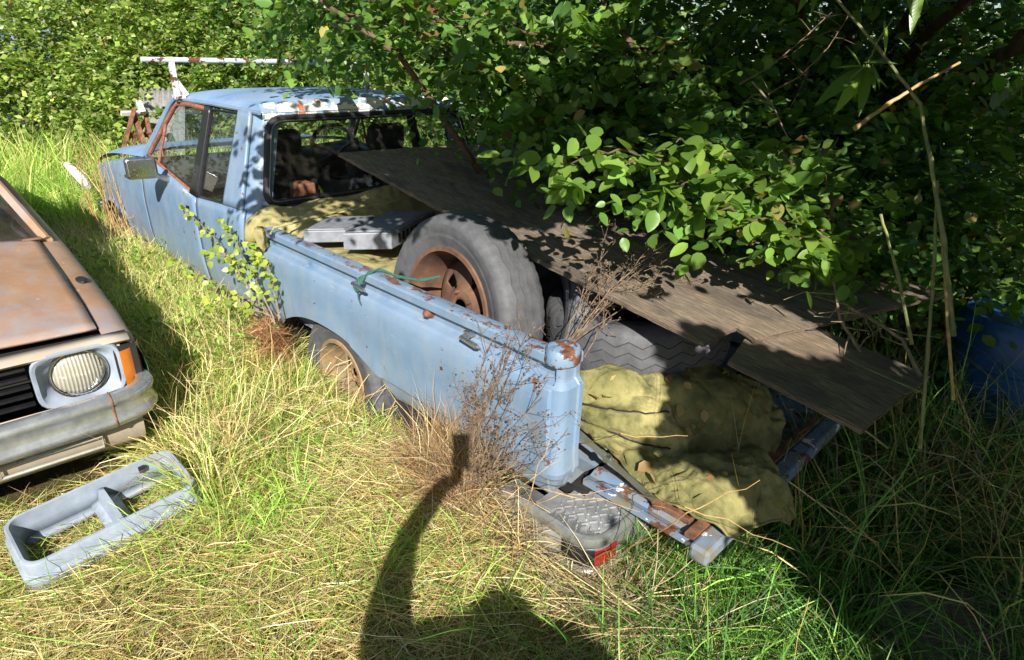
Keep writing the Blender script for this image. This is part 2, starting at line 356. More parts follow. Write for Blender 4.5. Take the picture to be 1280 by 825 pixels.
def rim_meshes(rim, wd, depth=.125):
    h = wd/2
    b = MB(); pr = [(rim+.016, h*.80), (rim+.012, h*.86), (rim-.004, h*.86), (rim-.008, h*.74), (rim-.018, h*.5), (rim-.034, h*.1), (rim-.036, -h*.5), (rim-.012, -h*.75), (rim+.01, -h*.8)]
    b.grid(lathe_pts(pr, 72, 1), closeu=True)
    d = MB(); rs = [.030, .042, .060, .074, .092, .110, .128, .146, rim-.034]; ys = [h-depth+.028, h-depth+.028, h-depth+.024, h-depth, h-depth-.006, h-depth-.006, h-depth-.008, h-depth-.02, h-depth-.032]
    sc = (rim-.034)/.17; rs = [r*sc if i < 8 else r for i, r in enumerate(rs)]
    G = lathe_pts(list(zip(rs, ys)), 80, 1); V = G.reshape(-1, 3); m = len(rs); F = []
    for i in range(80):
        th = i/80*5 % 1
        for j in range(m-1):
            if 4 <= j <= 5 and abs(th-.5) < .17: continue
            if j == 3 and abs(th-.5) < .10: continue
            F.append((i*m+j, ((i+1) % 80)*m+j, ((i+1) % 80)*m+j+1, i*m+j+1))
    d.add(V, F)
    n = MB()
    for k in range(5):
        a = 2*pi*k/5; n.tube([(.055*cos(a)*sc, h-depth+.018, .055*sin(a)*sc), (.055*cos(a)*sc, h-depth+.042, .055*sin(a)*sc)], .008, 6)
    return b, d, n
def wheel(parent_or_name, centre, Rr, wd, rim, Mrot, rimmat, label=None, cat=None, group=None, part=None, zig=1):
    """a tyre (with rim): its own thing, or the part 'wheel' of a vehicle"""
    c = np.array(centre, float); Mr = np.array(Mrot)
    tf = lambda G: np.asarray(G)@Mr.T+c
    if part is not None:
        t = MB().grid(tf(tyre_grid(Rr, wd, rim)), closeu=True).obj('wheel', m_tyre, part, True, 40); P = t
    else:
        P = thing(parent_or_name, label, cat, tuple(c-np.array([0, 0, 0])), group)
        MB().grid(tf(tyre_grid(Rr, wd, rim, zig)), closeu=True).obj('tyre', m_tyre, P, True, 40)
    if rimmat is not None:
        b, d, n = rim_meshes(rim, wd)
        for nm, q, sm in (('rim', b, 40), ('wheel_disc', d, 40), ('wheel_nuts', n, 30)):
            q.V = [tuple(v) for v in tf(np.array(q.V))]; o = q.obj(nm, rimmat, P, True, sm)
            if nm == 'wheel_disc': solid(o, .006, 0)
            if nm == 'wheel_nuts': o['kind'] = 'stuff'
    return P
def rot(ax, a):
    return np.array(Matrix.Rotation(a, 3, ax))

# ---------------------------------------------------------------- the blue utility truck
T = thing('utility_truck', 'derelict faded blue utility truck with rust along its open tray', 'utility truck', (2.4, -.8, .2))
WID = 1.6
def mir(V, m):
    V = np.asarray(V, float).copy()
    if m: V[..., 1] = -WID-V[..., 1]
    return V
def arch_z(x, xc, zc, a, b):
    u = (np.asarray(x)-xc)/a; return np.where(np.abs(u) < 1, zc+b*np.sqrt(np.clip(1-u*u, 0, 1)), -1)
BP = [(-.062, .800), (-.066, .890), (-.060, .899), (-.050, .903), (-.014, .903), (-.004, .900), (.000, .893), (.000, .868), (-.004, .863), (-.022, .860), (-.026, .852),
      (-.026, .824), (-.022, .815), (.002, .806), (.012, .797), (.018, .782), (.021, .755), (.022, .70), (.020, .64), (.014, .56), (.010, .50), (.007, .478), (.001, .472), (-.006, .462), (-.010, .44), (-.014, .415), (-.022, .402), (-.05, .396)]
ARX, ARZ, ARA, ARB = 1.36, .20, .58, .375
def bedside(m):
    cols = [((x, 0.), (0., 1.)) for x in np.linspace(2.0, .032, 90)]
    for a in np.linspace(0, pi/2, 12)[1:]: cols.append(((.032-.032*sin(a), -.032+.032*cos(a)), (-sin(a), cos(a))))
    cols += [((0, -.05), (-1, 0)), ((0, -.062), (-1, 0)), ((0.006, -.066), (-1, 0)), ((0.006, -.074), (-1, 0)), ((0, -.078), (-1, 0)), ((0, -.095), (-1, 0)), ((0.010, -.104), (-.5, -.5))]
    cr = .085
    def sect(lo, hi):
        G = []
        for i, ((x, y), nn) in enumerate(cols):
            az = float(arch_z(x, ARX, ARZ, ARA, ARB)); row = []
            dent = .012*math.exp(-((x-.55)/.22)**2)+.010*math.exp(-((x-1.15)/.12)**2)+.014*math.exp(-((x-.12)/.07)**2)
            for (o, z) in BP[lo:hi]:
                zz = max(z, az); oo = o if zz == z else float(np.interp(-zz, [-q[1] for q in BP[8:]], [q[0] for q in BP[8:]]))
                if zz > z or az > z-.03: oo += .006
                if i >= 90: oo = min(max(oo, -.040), .010); oo = oo*.35 if -.03 < oo < -.015 and z > .8 else oo
                if x < .3 and z < .56: zz -= (.3-x)*.0; oo += (.3-x)*.02
                if i >= 90 and z < .5: oo -= .015*(.5-z)/.1
                if .55 < zz < .75: oo -= dent*math.exp(-((zz-.6)/.07)**2)
                row.append((x+nn[0]*oo, y+nn[1]*oo, zz))
            G.append(row)
        return np.array(G)
    rail = MB().grid(mir(sect(0, 12), m)).obj('bed_rail', m_rail, T, True, 22)
    side = MB().grid(mir(sect(11, len(BP)), m)).obj('bed_side', m_blue, T, True, 20)
    inner = MB().grid(mir([[(x, -.085, z) for z in (.86, .6, .44)] for x in np.linspace(2.0, .02, 6)], m)).obj('inner_panel', m_blue, T)
    # dark wheel housing
    hs = MB(); us = np.linspace(-.98, .98, 26); xs = ARX+ARA*us
    G = [[(x, y, float(arch_z(x, ARX, ARZ, ARA, ARB))+(.008 if y < -.01 else .0)) for y in (-.006, -.05, -.34)] for x in xs]
    hs.grid(mir(G, m)); hs.grid(mir([[(x, -.34, float(arch_z(x, ARX, ARZ, ARA, ARB))+.008), (x, -.34, .15)] for x in xs], m)); hs.obj('wheel_housing', m_dark, T)
    if not m:      # rusted cap on the rear end of the rail, hooks, bolt
        c = MB(); ths = np.linspace(0, 2*pi, 20)[:-1]
        G = []
        for r, z in ((.0, .926), (.030, .925), (.044, .920), (.050, .910), (.052, .885), (.050, .872)):
            G.append([(.036+r*cos(t)*1.0, -.044+r*sin(t)*1.15, z+.002*sin(5*t)) for t in ths])
        c.grid(G, closev=True).obj('rail_cap', m_cap, T)
        for (x, z) in ((.375, .842), (1.026, .853)):
            h = MB(); h.tube([(x+.035, .004, z+.004), (x+.030, .034, z+.004), (x-.045, .037, z-.002), (x-.055, .034, z-.004)], [.0075, .0085, .0085, .005], 8)
            h.box((x+.036, -.008, z+.004), (.022, .034, .022)); h.obj('tie_hook', m_alu, T)
        b = MB(); b.tube([(.640, -.03, .846), (.640, -.004, .846), (.640, .006, .846)], [.016, .0155, .008], 10); b.tube([(.640, -.028, .846), (.640, -.022, .846)], .022, 12); b.obj('rusted_bolt', m_rustm, T)
m_plate = simple('worn_tread_plate', lin(158, 160, 162), .36, .4, n=12, amt=.4, bump=.1)
m_cap = paint('rusted_cap_paint', BLUE, spots=.47, dirt=0)
bedside(False); bedside(True)
fl = MB(); fl.grid([[(x, y, .425+(.012 if k % 2 else 0)) for x in (2.0, .0)] for k, y in enumerate(np.linspace(-.085, -1.515, 23))]).obj('bed_floor', m_blue, T, False)
bh = MB(); bh.box((1.985, -.8, .655), (.02, 1.44, .45)); bh.box((1.965, -.8, .885), (.06, 1.44, .03)); bh.obj('bed_front_wall', m_blue, T, False)
ch = MB()
for y in (-.42, -1.18): ch.box((1.9, y, .33), (4.6, .09, .12))
ch.box((.05, -.8, .36), (.12, 1.3, .09)); ch.obj('chassis_rails', m_dark, T, False)
wheel(None, (1.38, -.135, .275), .315, .19, .178, rot('Z', 0), m_wheelrim, part=T)
wheel(None, (1.38, -WID+.135, .275), .315, .19, .178, rot('Z', pi), m_wheelrim, part=T)
wheel(None, (4.5, -.135, .275), .315, .19, .178, rot('Z', 0), m_wheelrim, part=T)
wheel(None, (4.5, -WID+.135, .275), .315, .19, .178, rot('Z', pi), m_wheelrim, part=T)

# lowered tailgate: ribs, capped outer edge, stay
TG = MB(); ys = np.linspace(-.135, -1.465, 60); zt = lambda y: .432+.012*(0.5+.5*math.tanh(6*math.sin((y+.135)*2*pi/.085)))
for yy0, yy1 in ((-.135, -1.465),):
    G = [[(-.02-.40*u, y, zt(y)-.004*u) for u in np.linspace(0, 1, 8)] for y in ys]; TG.grid(G)
    TG.box((-.22, -.8, .412), (.42, 1.33, .022)); 
tgo = TG.obj('tailgate', m_tail, T, True, 30)
e = MB(); e.box((-.452, -.80, .420), (.060, 1.40, .052)); eo = bevel(e.obj('tailgate_edge', m_tail, T, False), .010)
e = MB(); e.box((-.408, -.80, .450), (.03, 1.36, .012)); e.obj('edge_gutter', m_rustm, T, False)
s = MB(); s.bar((.012, -.105, .612), (-.275, -.165, .462), .020, .005, (0, 1, .3)); s.tube([(-.10, -.118, .555), (-.10, -.140, .553)], .013, 8); s.obj('tailgate_stay', m_alu, T, False)
lt = MB(); lt.box((-.33, -.185, .452), (.10, .035, .02)); lt.box((-.29, -.21, .456), (.05, .05, .016)); lt.tube([(-.275, -.155, .462), (-.275, -.178, .462)], .014, 8); bevel(lt.obj('tailgate_latch', m_rustm, T, False), .004)

# step bumper with tread plate and tail lamp
def bump_path(off, n=10, x0=.22):
    P = []; r = .085; X = -.178; Y = .015
    L = [((x0, Y), (0, 1)), ((-.02, Y), (0, 1))]
    for a in np.linspace(0, pi/2, n): L.append(((X+r-r*sin(a), Y-r+r*cos(a)), (-sin(a), cos(a))))
    yr = -WID-Y
    L += [((X, -.3), (-1, 0)), ((X, -.8), (-1, 0)), ((X, -1.3), (-1, 0))]
    for a in np.linspace(0, pi/2, n): L.append(((X+r-r*cos(a), yr+r-r*sin(a)), (-cos(a), -sin(a))))
    L += [((-.02, yr), (0, -1)), ((x0, yr), (0, -1))]
    return [(x+nx*off, y+ny*off) for (x, y), (nx, ny) in L]
prof = [(-.075, .338), (-.018, .341), (-.013, .345), (-.004, .345), (.005, .340), (.008, .330), (.008, .312), (.002, .303), (-.006, .300), (-.006, .215), (-.002, .208), (.004, .203), (.004, .192), (-.02, .186)]
prof_p = [bump_path(o) for o, z in prof]
G = [[(*prof_p[j][i], prof[j][1]) for j in range(len(prof))] for i in range(len(prof_p[0]))]
bo = MB().grid(G).obj('rear_bumper', m_chrome2, T, True, 40)
tp = MB(); tp.box((-.062, -.8, .3405), (.19, 1.50, .006)); tp.box((.05, -.065, .3405), (.034*2, .10, .0055))
k = 0
for iy in range(60):
    for ix in range(7):
        x = -.148+ix*.026+(iy % 2)*.013; y = -.045-iy*.026; a = .6 if (ix+iy) % 2 else -.6
        if y < -1.52: continue
        tp.box((x, y, .3445), (.022, .005, .0035), rot('Z', a+pi/2))
tp.obj('tread_plate', m_plate, T, False)
def lampseg(i0, i1, z0, z1, off, mat, nm):
    P = bump_path(off, 10); G = []
    for i in range(i0, i1+1):
        x, y = P[i]; G.append([(x, y, z) for z in (z1, z1-.004, z0+.004, z0)])
    o = MB().grid(G).obj(nm, mat, T, True, 40); solid(o, .012); return o
P_ = bump_path(.0)
ll = MB(); La = []
A = [(-.110, .0095), (-.140, -.003), (-.160, -.022), (-.172, -.048), (-.1765, -.075), (-.1765, -.115), (-.1765, -.150)]
def strip(pts, z0, z1, out):
    G = []
    for i, (x, y) in enumerate(pts):
        nx, ny = (-1, 0) if i > 3 else (-.7, .7)
        G.append([(x, y, z1), (x+nx*out, y+ny*out, z1-.006), (x+nx*out, y+ny*out, z0+.006), (x, y, z0)])
    return MB().grid(G)
strip(A[2:-1], .228, .286, .010).obj('tail_lamp', m_red, T, True, 40)
strip([(-.055, .0125), (-.08, .0125), (-.110, .0095), (-.140, -.003), (-.1595, -.021)], .222, .296, .005).obj('lamp_surround', m_blacktrim, T, True, 40)
MB().grid([[(x, .0105+.0015*sin(40*x), z) for z in (.298, .26, .214)] for x in np.linspace(-.05, .2, 14)]).obj('bumper_side_trim', m_sill, T)

# ---- cab
def sy(z): return np.interp(z, [.30, .36, .42, .55, .75, .88, .945, 1.40], [-.05, -.035, -.012, .004, .008, .000, -.02, -.155])
def patch(name, q, mat, m=False, nu=14, nv=14, off=0, th=.012, flare=None, arch=None):
    """q: (x,z) corners bottom-rear, bottom-front, top-front, top-rear"""
    q = [np.array(p, float) for p in q]; G = []
    for u in np.linspace(0, 1, nu):
        row = []
        for v in np.linspace(0, 1, nv):
            p = (1-v)*((1-u)*q[0]+u*q[1])+v*((1-u)*q[3]+u*q[2]); x, z = p
            yo = 0
            if arch is not None:
                az = float(arch_z(x, *arch)); 
                if az > z: z = az; yo = .012
            if x > 4.5: yo -= .10*((x-4.5)/.5)**2.5
            row.append((x, float(sy(z))+off+yo, z))
        G.append(row)
    o = MB().grid(mir(G, m)).obj(name, mat, T, True, 30); solid(o, th, -1 if not m else 1); return o
for m in (False, True):
    patch('quarter_panel', [(2.105, .37), (2.715, .37), (2.715, .915), (2.105, .945)], m_blue, m)
    dr = patch('door', [(2.722, .385), (3.625, .385), (3.625, 1.035), (2.722, .915)], m_blue, m, off=.002, nu=20)
    hd = MB(); hd.grid(mir([[(x, float(sy(.84))+.004+.014*sin(pi*u), z) for z in (.825, .85)] for u, x in zip(np.linspace(0, 1, 7), np.linspace(2.78, 2.90, 7))], m))
    ho = hd.obj('door_handle', m_blacktrim, dr); 
    patch('front_fender', [(3.632, .40), (4.97, .42), (4.95, .80), (3.632, 1.035)], m_blue, m, nu=50, nv=22, arch=(4.48, .20, .42, .40))
    sb = MB(); sb.grid(mir([[(x, float(yy), z) for yy, z in ((-.03, .375), (-.012, .365), (-.012, .335), (-.04, .318))] for x in np.linspace(2.06, 4.05, 12)], m)).obj('sill', m_sill, T)
    # pillars
    patch('rear_pillar', [(2.13, .945), (2.352, .935), (2.318, 1.398), (2.185, 1.402)], m_blue, m, th=.02)
    bp = patch('door_pillar', [(2.69, .915), (2.792, .924), (2.735, 1.388), (2.665, 1.392)], m_blacktrim, m, off=.004, th=.02)
    hs = MB(); xs = 4.48+.42*np.linspace(-.98, .98, 20)
    hs.grid(mir([[(x, y, float(arch_z(x, 4.48, .2, .42, .4))+.01) for y in (-.03, -.4)] for x in xs], m)); hs.grid(mir([[(x, -.4, float(arch_z(x, 4.48, .2, .42, .4))+.01), (x, -.4, .15)] for x in xs], m)); hs.obj('wheel_housing', m_dark, T)
    yl = lambda x, z, o=.004: tuple(mir((x, float(sy(z))+o, z), m))
    # roof gutter, drip rail; door frame in brown primer
    MB().tube([yl(2.11, 1.405), yl(2.7, 1.408), yl(3.215, 1.402, .006), yl(3.30, 1.36), yl(3.45, 1.20), yl(3.63, 1.035)], .011, 8).obj('drip_rail', m_blue, T)
    f = MB(); f.tube([yl(2.735, 1.378), yl(3.0, 1.383), yl(3.185, 1.375), yl(3.24, 1.345), yl(3.40, 1.20), yl(3.565, 1.045)], .013, 8)
    f.tube([yl(3.335, 1.262), yl(3.385, 1.005)], .009, 8); f.tube([yl(2.80, .930), yl(3.2, .985), yl(3.565, 1.04)], .008, 8); f.obj('door_frame', m_framerust, T)
    g = MB(); g.grid(mir([[(x, float(sy(z))-.006, z) for x, z in ((xb, zb), (xt, zt_))] for xb, zb, xt, zt_ in [(2.78+.62*u, .926+.085*u, 2.73+.47*u, 1.385-.01*u) for u in np.linspace(0, 1, 6)]], m))
    g.grid(mir([[(3.39, float(sy(1.0))-.006, 1.0), (3.34, float(sy(1.26))-.006, 1.26)], [(3.58, float(sy(1.04))-.006, 1.04), (3.345, float(sy(1.27))-.006, 1.27)]], m)); g.obj('side_window', m_sideglass, T)
    gq = [yl(2.685, .922, .006), yl(2.352, .938, .006), yl(2.322, 1.385, .006), yl(2.672, 1.380, .006), yl(2.685, .922, .006)]
    q = MB().grid([[np.array(gq[0])-[0, .0, 0], gq[3]], [gq[1], gq[2]]]).obj('quarter_window', m_sideglass, T, False)
    fr = MB(); fr.tube(gq, .011, 6); fr.obj('quarter_window_seal', m_blacktrim, T)
# rear wall of the cab with rounded corners
xr = lambda z: 2.05+max(0, z-.95)*.16
for m in (False, True):
    G = []
    for z in np.linspace(.40, 1.41, 24):
        y0 = float(sy(z)); x0 = xr(z); r = .085; row = []
        for a in np.linspace(0, pi/2, 9): row.append((x0+r-r*sin(a), y0-r+r*cos(a), z))
        row.append((x0, y0-r-.02, z)); row.insert(0, (x0+r+.02, y0, z)); G.append(row)
    MB().grid(mir(G, m)).obj('cab_corner', m_cabc if False else m_blue, T, True, 40)
bw = MB(); bw.grid([[(xr(z), y, z) for z in (.40, .7, .88, .975)] for y in np.linspace(-.08, -WID+.08, 20)]); bw.obj('cab_back_panel', m_blue, T)
hd = MB(); hd.grid([[(xr(1.385)+.000, y, 1.372), (xr(1.40)-.002, y, 1.395), (2.125, y, 1.418), (2.15, y, 1.438+.02*(1-((y+.8)/.66)**4))] for y in np.linspace(-.17, -WID+.17, 30)]); hd.obj('cab_header', m_head, T, True, 40)
wy = lambda z: float(np.interp(z, [.97, 1.385], [-.088, -.182]))
def ring(zlo, zhi, ins, r=.07):
    P = []
    cs = [(wy(zlo)-ins, zlo+ins), (-WID-wy(zlo)+ins, zlo+ins), (-WID-wy(zhi)+ins, zhi-ins), (wy(zhi)-ins, zhi-ins)]
    for i in range(4):
        p0, p1, p2 = [np.array(cs[(i+k) % 4]) for k in (-1, 0, 1)]; a = p1+(p0-p1)/np.linalg.norm(p0-p1)*r; b = p1+(p2-p1)/np.linalg.norm(p2-p1)*r
        for t in np.linspace(0, 1, 6): q = (1-t)**2*a+2*t*(1-t)*p1+t*t*b; P.append((xr(q[1])-.006, q[0], q[1]))
    return P
sgw = MB(); R_ = ring(.965, 1.385, .012); sgw.tube(R_+R_[:1], .019, 8, cap=False); rw = sgw.obj('rear_window_seal', m_black, T)
st = MB(); R2 = ring(.965, 1.385, .020, .062); st.tube([(p[0]-.016, p[1], p[2]) for p in R2+R2[:1]], .004, 6, cap=False); st.obj('seal_strip', m_alu, rw)
gl = MB(); gl.V = [tuple(p) for p in R_]; gl.F = [tuple(range(len(R_)))]; gl.obj('rear_window', m_glass, T, False)
# roof
G = []
for u in np.linspace(0, 1, 40):
    row = []
    for v in np.linspace(0, 1, 40):
        a, b = 2*u-1, 2*v-1
        x = 2.118+(3.30-2.118)*u; y = -.150-1.30*v; e = (1-abs(a)**6)*(1-abs(b)**5)
        bl = .012*(1-abs(a)**2)
        row.append((x, y, 1.402+.058*e**.6+bl*(1-b*b)))
    G.append(row)
MB().grid(G).obj('roof', m_roof, T, True, 60)
# windscreen, cowl, bonnet, nose
ws = MB(); ws.grid([[(3.29, y, 1.395), (3.64, yb, 1.035)] for y, yb in zip(np.linspace(-.17, -1.43, 8), np.linspace(-.06, -1.54, 8))]); ws.obj('windscreen', m_sideglass, T)
for y, yb in ((-.165, -.045), (-1.435, -1.555)): MB().tube([(3.275, y, 1.40), (3.45, (y+yb)/2, 1.225), (3.645, yb, 1.03)], .022, 8).obj('windscreen_pillar', m_blue, T)
G = []
for x in np.linspace(3.62, 4.98, 30):
    row = []
    for v in np.linspace(0, 1, 24):
        b = 2*v-1; y = -.015-1.57*v-.0; t = (x-3.62)/1.36
        yy = -.8+(y+.8)*(1-.05*t**3); z = 1.055-.10*t-.11*t**4+.022*(1-b**6)-.03*abs(b)**10
        row.append((x, yy, z))
    G.append(row)
MB().grid(G).obj('bonnet', m_roof, T, True, 60)
ns = MB(); ns.box((4.95, -.8, .62), (.06, 1.36, .40)); bevel(ns.obj('front_panel', m_blue, T, False), .02)
for y in (-.28, -1.32): MB().tube([(4.96, y, .68), (4.995, y, .68), (5.0, y, .68)], [.085, .085, .05], 20).obj('headlamp', m_headl, T)
gr = MB()
for k in range(6): gr.box((4.99, -.8, .58+k*.035), (.02, .8, .016))
gr.obj('grille', m_blacktrim, T, False)
fb = MB(); fb.box((5.06, -.8, .45), (.10, 1.6, .12)); bevel(fb.obj('front_bumper', m_chrome, T, False), .03, 3)
# interior
it = MB(); it.box((2.85, -.8, .42), (1.6, 1.44, .03)); it.obj('cab_floor', m_dash, T, False)
ds = MB(); ds.box((3.55, -.8, .90), (.30, 1.44, .22)); bevel(ds.obj('dashboard', m_dash, T, False), .05, 3)
lin_ = MB(); lin_.grid([[(x, y, 1.385) for y in (-.18, -1.42)] for x in (2.17, 3.24)]); lin_.obj('roof_lining', m_seat, T, False)
for y in (-.43, -1.16):
    st = MB(); st.box((2.62, y, .80), (.14, .50, .62), rot('Y', -.12)); so_ = bevel(st.obj('seat', m_seat, T, False), .06, 3)
    MB().box((2.86, y, .60), (.48, .50, .15)).obj('seat_cushion', m_seat, so_, False)
    hr = MB(); hr.box((2.53, y, 1.19), (.09, .27, .17), rot('Y', -.1)); ho = bevel(hr.obj('headrest', m_seat, T, False), .045, 4)
swp = [np.array([3.16, -1.16, 1.02])+.19*(cos(a)*np.array([0, 1, 0])+sin(a)*np.array([.35, 0, .94])) for a in np.linspace(0, 2*pi, 33)]
sw = MB(); sw.tube(swp, .014, 8, cap=False); sw.tube([swp[2], (3.18, -1.16, 1.0), swp[14]], .012, 6); sw.tube([(3.18, -1.16, 1.0), (3.5, -1.16, .86)], .03, 8); sw.obj('steering_wheel', m_blacktrim, T)
rb = MB(); rb.box((2.28, -.42, .93), (.12, .10, .18)); bevel(rb.obj('orange_crate', m_framerust, None, False), .01).name = 'rusty_tin'
tag(bpy.data.objects['rusty_tin'], 'rusty orange tin behind the seats inside the cab rear window', 'tin')
# wing mirror
mi = MB(); mc = np.array([3.12, .140, 1.035]); mi.box(mc, (.055, .165, .125), rot('Z', -.12)); mo = bevel(mi.obj('door_mirror', m_alu, T, False), .022, 3)
mg = MB(); V = [np.array(p)@rot('Z', -.12).T+mc+np.array([-.0305, .004, 0]) for p in ((0, -.07, -.05), (0, .07, -.05), (0, .07, .05), (0, -.07, .05))]; mg.add(V, [(0, 1, 2, 3)]).obj('mirror_glass', m_mir if False else m_chrome, mo, False)
ma = MB(); ma.tube([(3.13, .07, .99), (3.14, .03, .965), (3.15, -.01, .95)], [.014, .016, .022], 8); ma.obj('mirror_arm', m_alu, mo)
# rack bar over the roof
rk = MB(); rk.tube([(3.1, .035, 1.617), (3.1, -.4, 1.618), (3.1, -1.0, 1.617), (3.1, -1.44, 1.615)], .0145, 10)
m_rack = paint('flaking_white_bar', lin(186, 190, 196), spots=.53, dirt=0, peel=None, light=lin(210, 212, 214))
ro = rk.obj('roof_rack', m_rack, T)
for y, s_ in ((-.12, 1), (-1.41, -1)):
    p = MB(); p.bar((3.1, y, 1.608), (3.1, y, 1.425), .030, .020, (1, 0, 0)); p.bar((3.1, y-.012*s_, 1.50), (3.1, y-.055*s_, 1.425), .03, .010, (1, 0, 0)); p.box((3.1, y-.01*s_, 1.42), (.05, .06, .02)); p.obj('rack_post', m_rack, ro, False)
# badge on the fender
bd = MB()
for k, (dx, dz) in enumerate(((0, 0), (.028, .004), (.052, 0), (.08, .003), (.104, 0))): bd.box((3.90+dx, .0115, .845+dz-.01*dx), (.018, .006, .026+(k % 2)*.008), rot('Y', .2*(k % 3-1)))
bd.obj('fender_badge', m_blacktrim, T, False)
# ---------------------------------------------------------------- loose tyres in the tray
def frame(axis, up=(0, 0, 1)):
    a = np.array(axis, float); a /= np.linalg.norm(a); u = np.array(up, float); u -= a*np.dot(a, u); u /= np.linalg.norm(u)
    return np.array([np.cross(a, u), a, u]).T
wheel('spare_wheel', (.735, -.262, .775), .372, .225, .235, frame((.03, 1, .10)), m_rimrust, 'worn grey tyre on a rusty orange rim standing upright against the truck rail', 'tyre')
wheel('loose_tyre', (.50, -.56, .70), .315, .19, .20, frame((.55, 1, .30)), None, 'dark tyre without a rim leaning in shade behind the upright rusty wheel', 'tyre')
wheel('flat_tyre', (.235, -.735, .735), .362, .235, .205, frame((.05, .03, 1), (0, 1, 0)), None, 'zigzag treaded tyre lying flat at the tail of the truck bed above the canvas', 'tyre', zig=1.7)

# ---------------------------------------------------------------- plywood sheets
B0 = on(422, 193, 'x', 1.9); B1 = on(880, 432, 'z', .93); BR = on(650, 185, 'x', 1.72)
ex = (B1-B0)/np.linalg.norm(B1-B0); wv = BR-B0; wv -= ex*np.dot(wv, ex); ey = wv/np.linalg.norm(wv); BN = np.cross(ey, ex); BN = BN if BN[2] > 0 else -BN
def loc(px, py, dn=0):
    P = onpl(px, py, B0+BN*dn, BN)-B0; return (float(P@ex), float(P@ey))
def sheet(name, label, poly, dn, mat_top=m_ply, n=5, th=.0032):
    e = bpy.data.objects.new(name, None); COL.objects.link(e); tag(e, label, 'plywood')
    e.matrix_world = Matrix(((ex[0], ey[0], BN[0], (B0+BN*dn)[0]), (ex[1], ey[1], BN[1], (B0+BN*dn)[1]), (ex[2], ey[2], BN[2], (B0+BN*dn)[2]), (0, 0, 0, 1)))
    poly = [np.array(p) for p in poly]
    for k in range(n):
        P = []
        ce = sum(poly)/len(poly)
        for i, p in enumerate(poly):
            q = poly[(i+1) % len(poly)]; L = np.linalg.norm(q-p); m = max(2, int(L/.03)); nrm = np.array([(q-p)[1], -(q-p)[0]])/L
            if np.dot(nrm, (p+q)/2-ce) > 0: nrm = -nrm
            for j in range(m):
                t = j/m; d = max(0, rnd.gauss(.0015, .0012))+(.004*rnd.random()**3 if k in (0, n-1) else 0)
                P.append(p+(q-p)*t+nrm*d)
        z1 = -k*th; z0 = z1-th*.88; N = len(P)
        sag = lambda p: -.010*sin(p[0]*1.5)+.008*sin(p[1]*2.5+1)
        V = [(p[0], p[1], z1+sag(p)) for p in P]+[(p[0], p[1], z0+sag(p)) for p in P]
        F = [tuple(range(N)), tuple(range(2*N-1, N-1, -1))]+[(i, i+N, (i+1) % N+N, (i+1) % N) for i in range(N)]
        me = bpy.data.meshes.new('veneer'); me.from_pydata([tuple(map(float, v)) for v in V], [], F); me.update()
        bm = bmesh.new(); bm.from_mesh(me); bmesh.ops.recalc_face_normals(bm, faces=bm.faces); bmesh.ops.triangulate(bm, faces=[f for f in bm.faces if len(f.verts) > 4]); bm.to_mesh(me); bm.free()
        o = finish('veneer', me, mat_top if k % 2 == 0 else m_plyd, None, False); o.parent = e
    return e
far = 1.32
p0, p1, p2, p3, p4 = loc(422, 193), loc(880, 432), loc(920, 412), loc(944, 428), loc(1105, 424)
sheet('plywood_sheet', 'long weathered plywood sheet slanting from the cab back over the truck bed', [p0, p1, p2, p3, (p4[0], far), (-.02, far)], .0)
q0, q1, q2 = loc(909, 454, -.022), loc(1076, 543, -.022), loc(1143, 489, -.022)
dirr = (np.array(q2)-np.array(q1)); dirr /= np.linalg.norm(dirr)
q3 = np.array(q2)+dirr*.12; q4 = q3-np.array([.75, .0]); q5 = loc(946, 426, -.022); q5 = (q5[0]-.05, q5[1]+.06)
sheet('plywood_sheet', 'short dark plywood sheet with a splintered end hanging past the tailgate', [q0, q1, q2, q3, q4, q5], -.022)

# ---------------------------------------------------------------- canvas
def catmull(G, n, m):
    G = np.array(G, float)
    def up(A, n):
        k = len(A); out = []
        for t in np.linspace(0, k-1-1e-6, n):
            i = int(t); f = t-i; a, b, c, d = A[max(i-1, 0)], A[i], A[min(i+1, k-1)], A[min(i+2, k-1)]
            out.append(.5*((2*b)+(-a+c)*f+(2*a-5*b+4*c-d)*f*f+(-a+3*b-3*c+d)*f**3))
        return np.array(out)
    return up(up(G, n).swapaxes(0, 1), m).swapaxes(0, 1)
def wrinkle(S, amp, seed, scale=7):
    r = np.random.default_rng(seed); n, m = S.shape[:2]
    du = np.gradient(S, axis=0); dv = np.gradient(S, axis=1); N = np.cross(du, dv); N /= np.linalg.norm(N, axis=2, keepdims=True)+1e-9
    U, V = np.meshgrid(np.linspace(0, 1, n), np.linspace(0, 1, m), indexing='ij'); h = 0
    for k in range(9):
        a = r.uniform(0, pi); f = r.uniform(.6, 1.6)*scale; ph = r.uniform(0, 6.3); w = .8*np.sin(3*U+2*V+k)
        h = h+r.uniform(.4, 1)*(1-np.abs(np.sin(f*(cos(a)*U+sin(a)*V)+ph+w)))**2
    h = (h-h.mean())*amp
    return S+N*h[..., None]
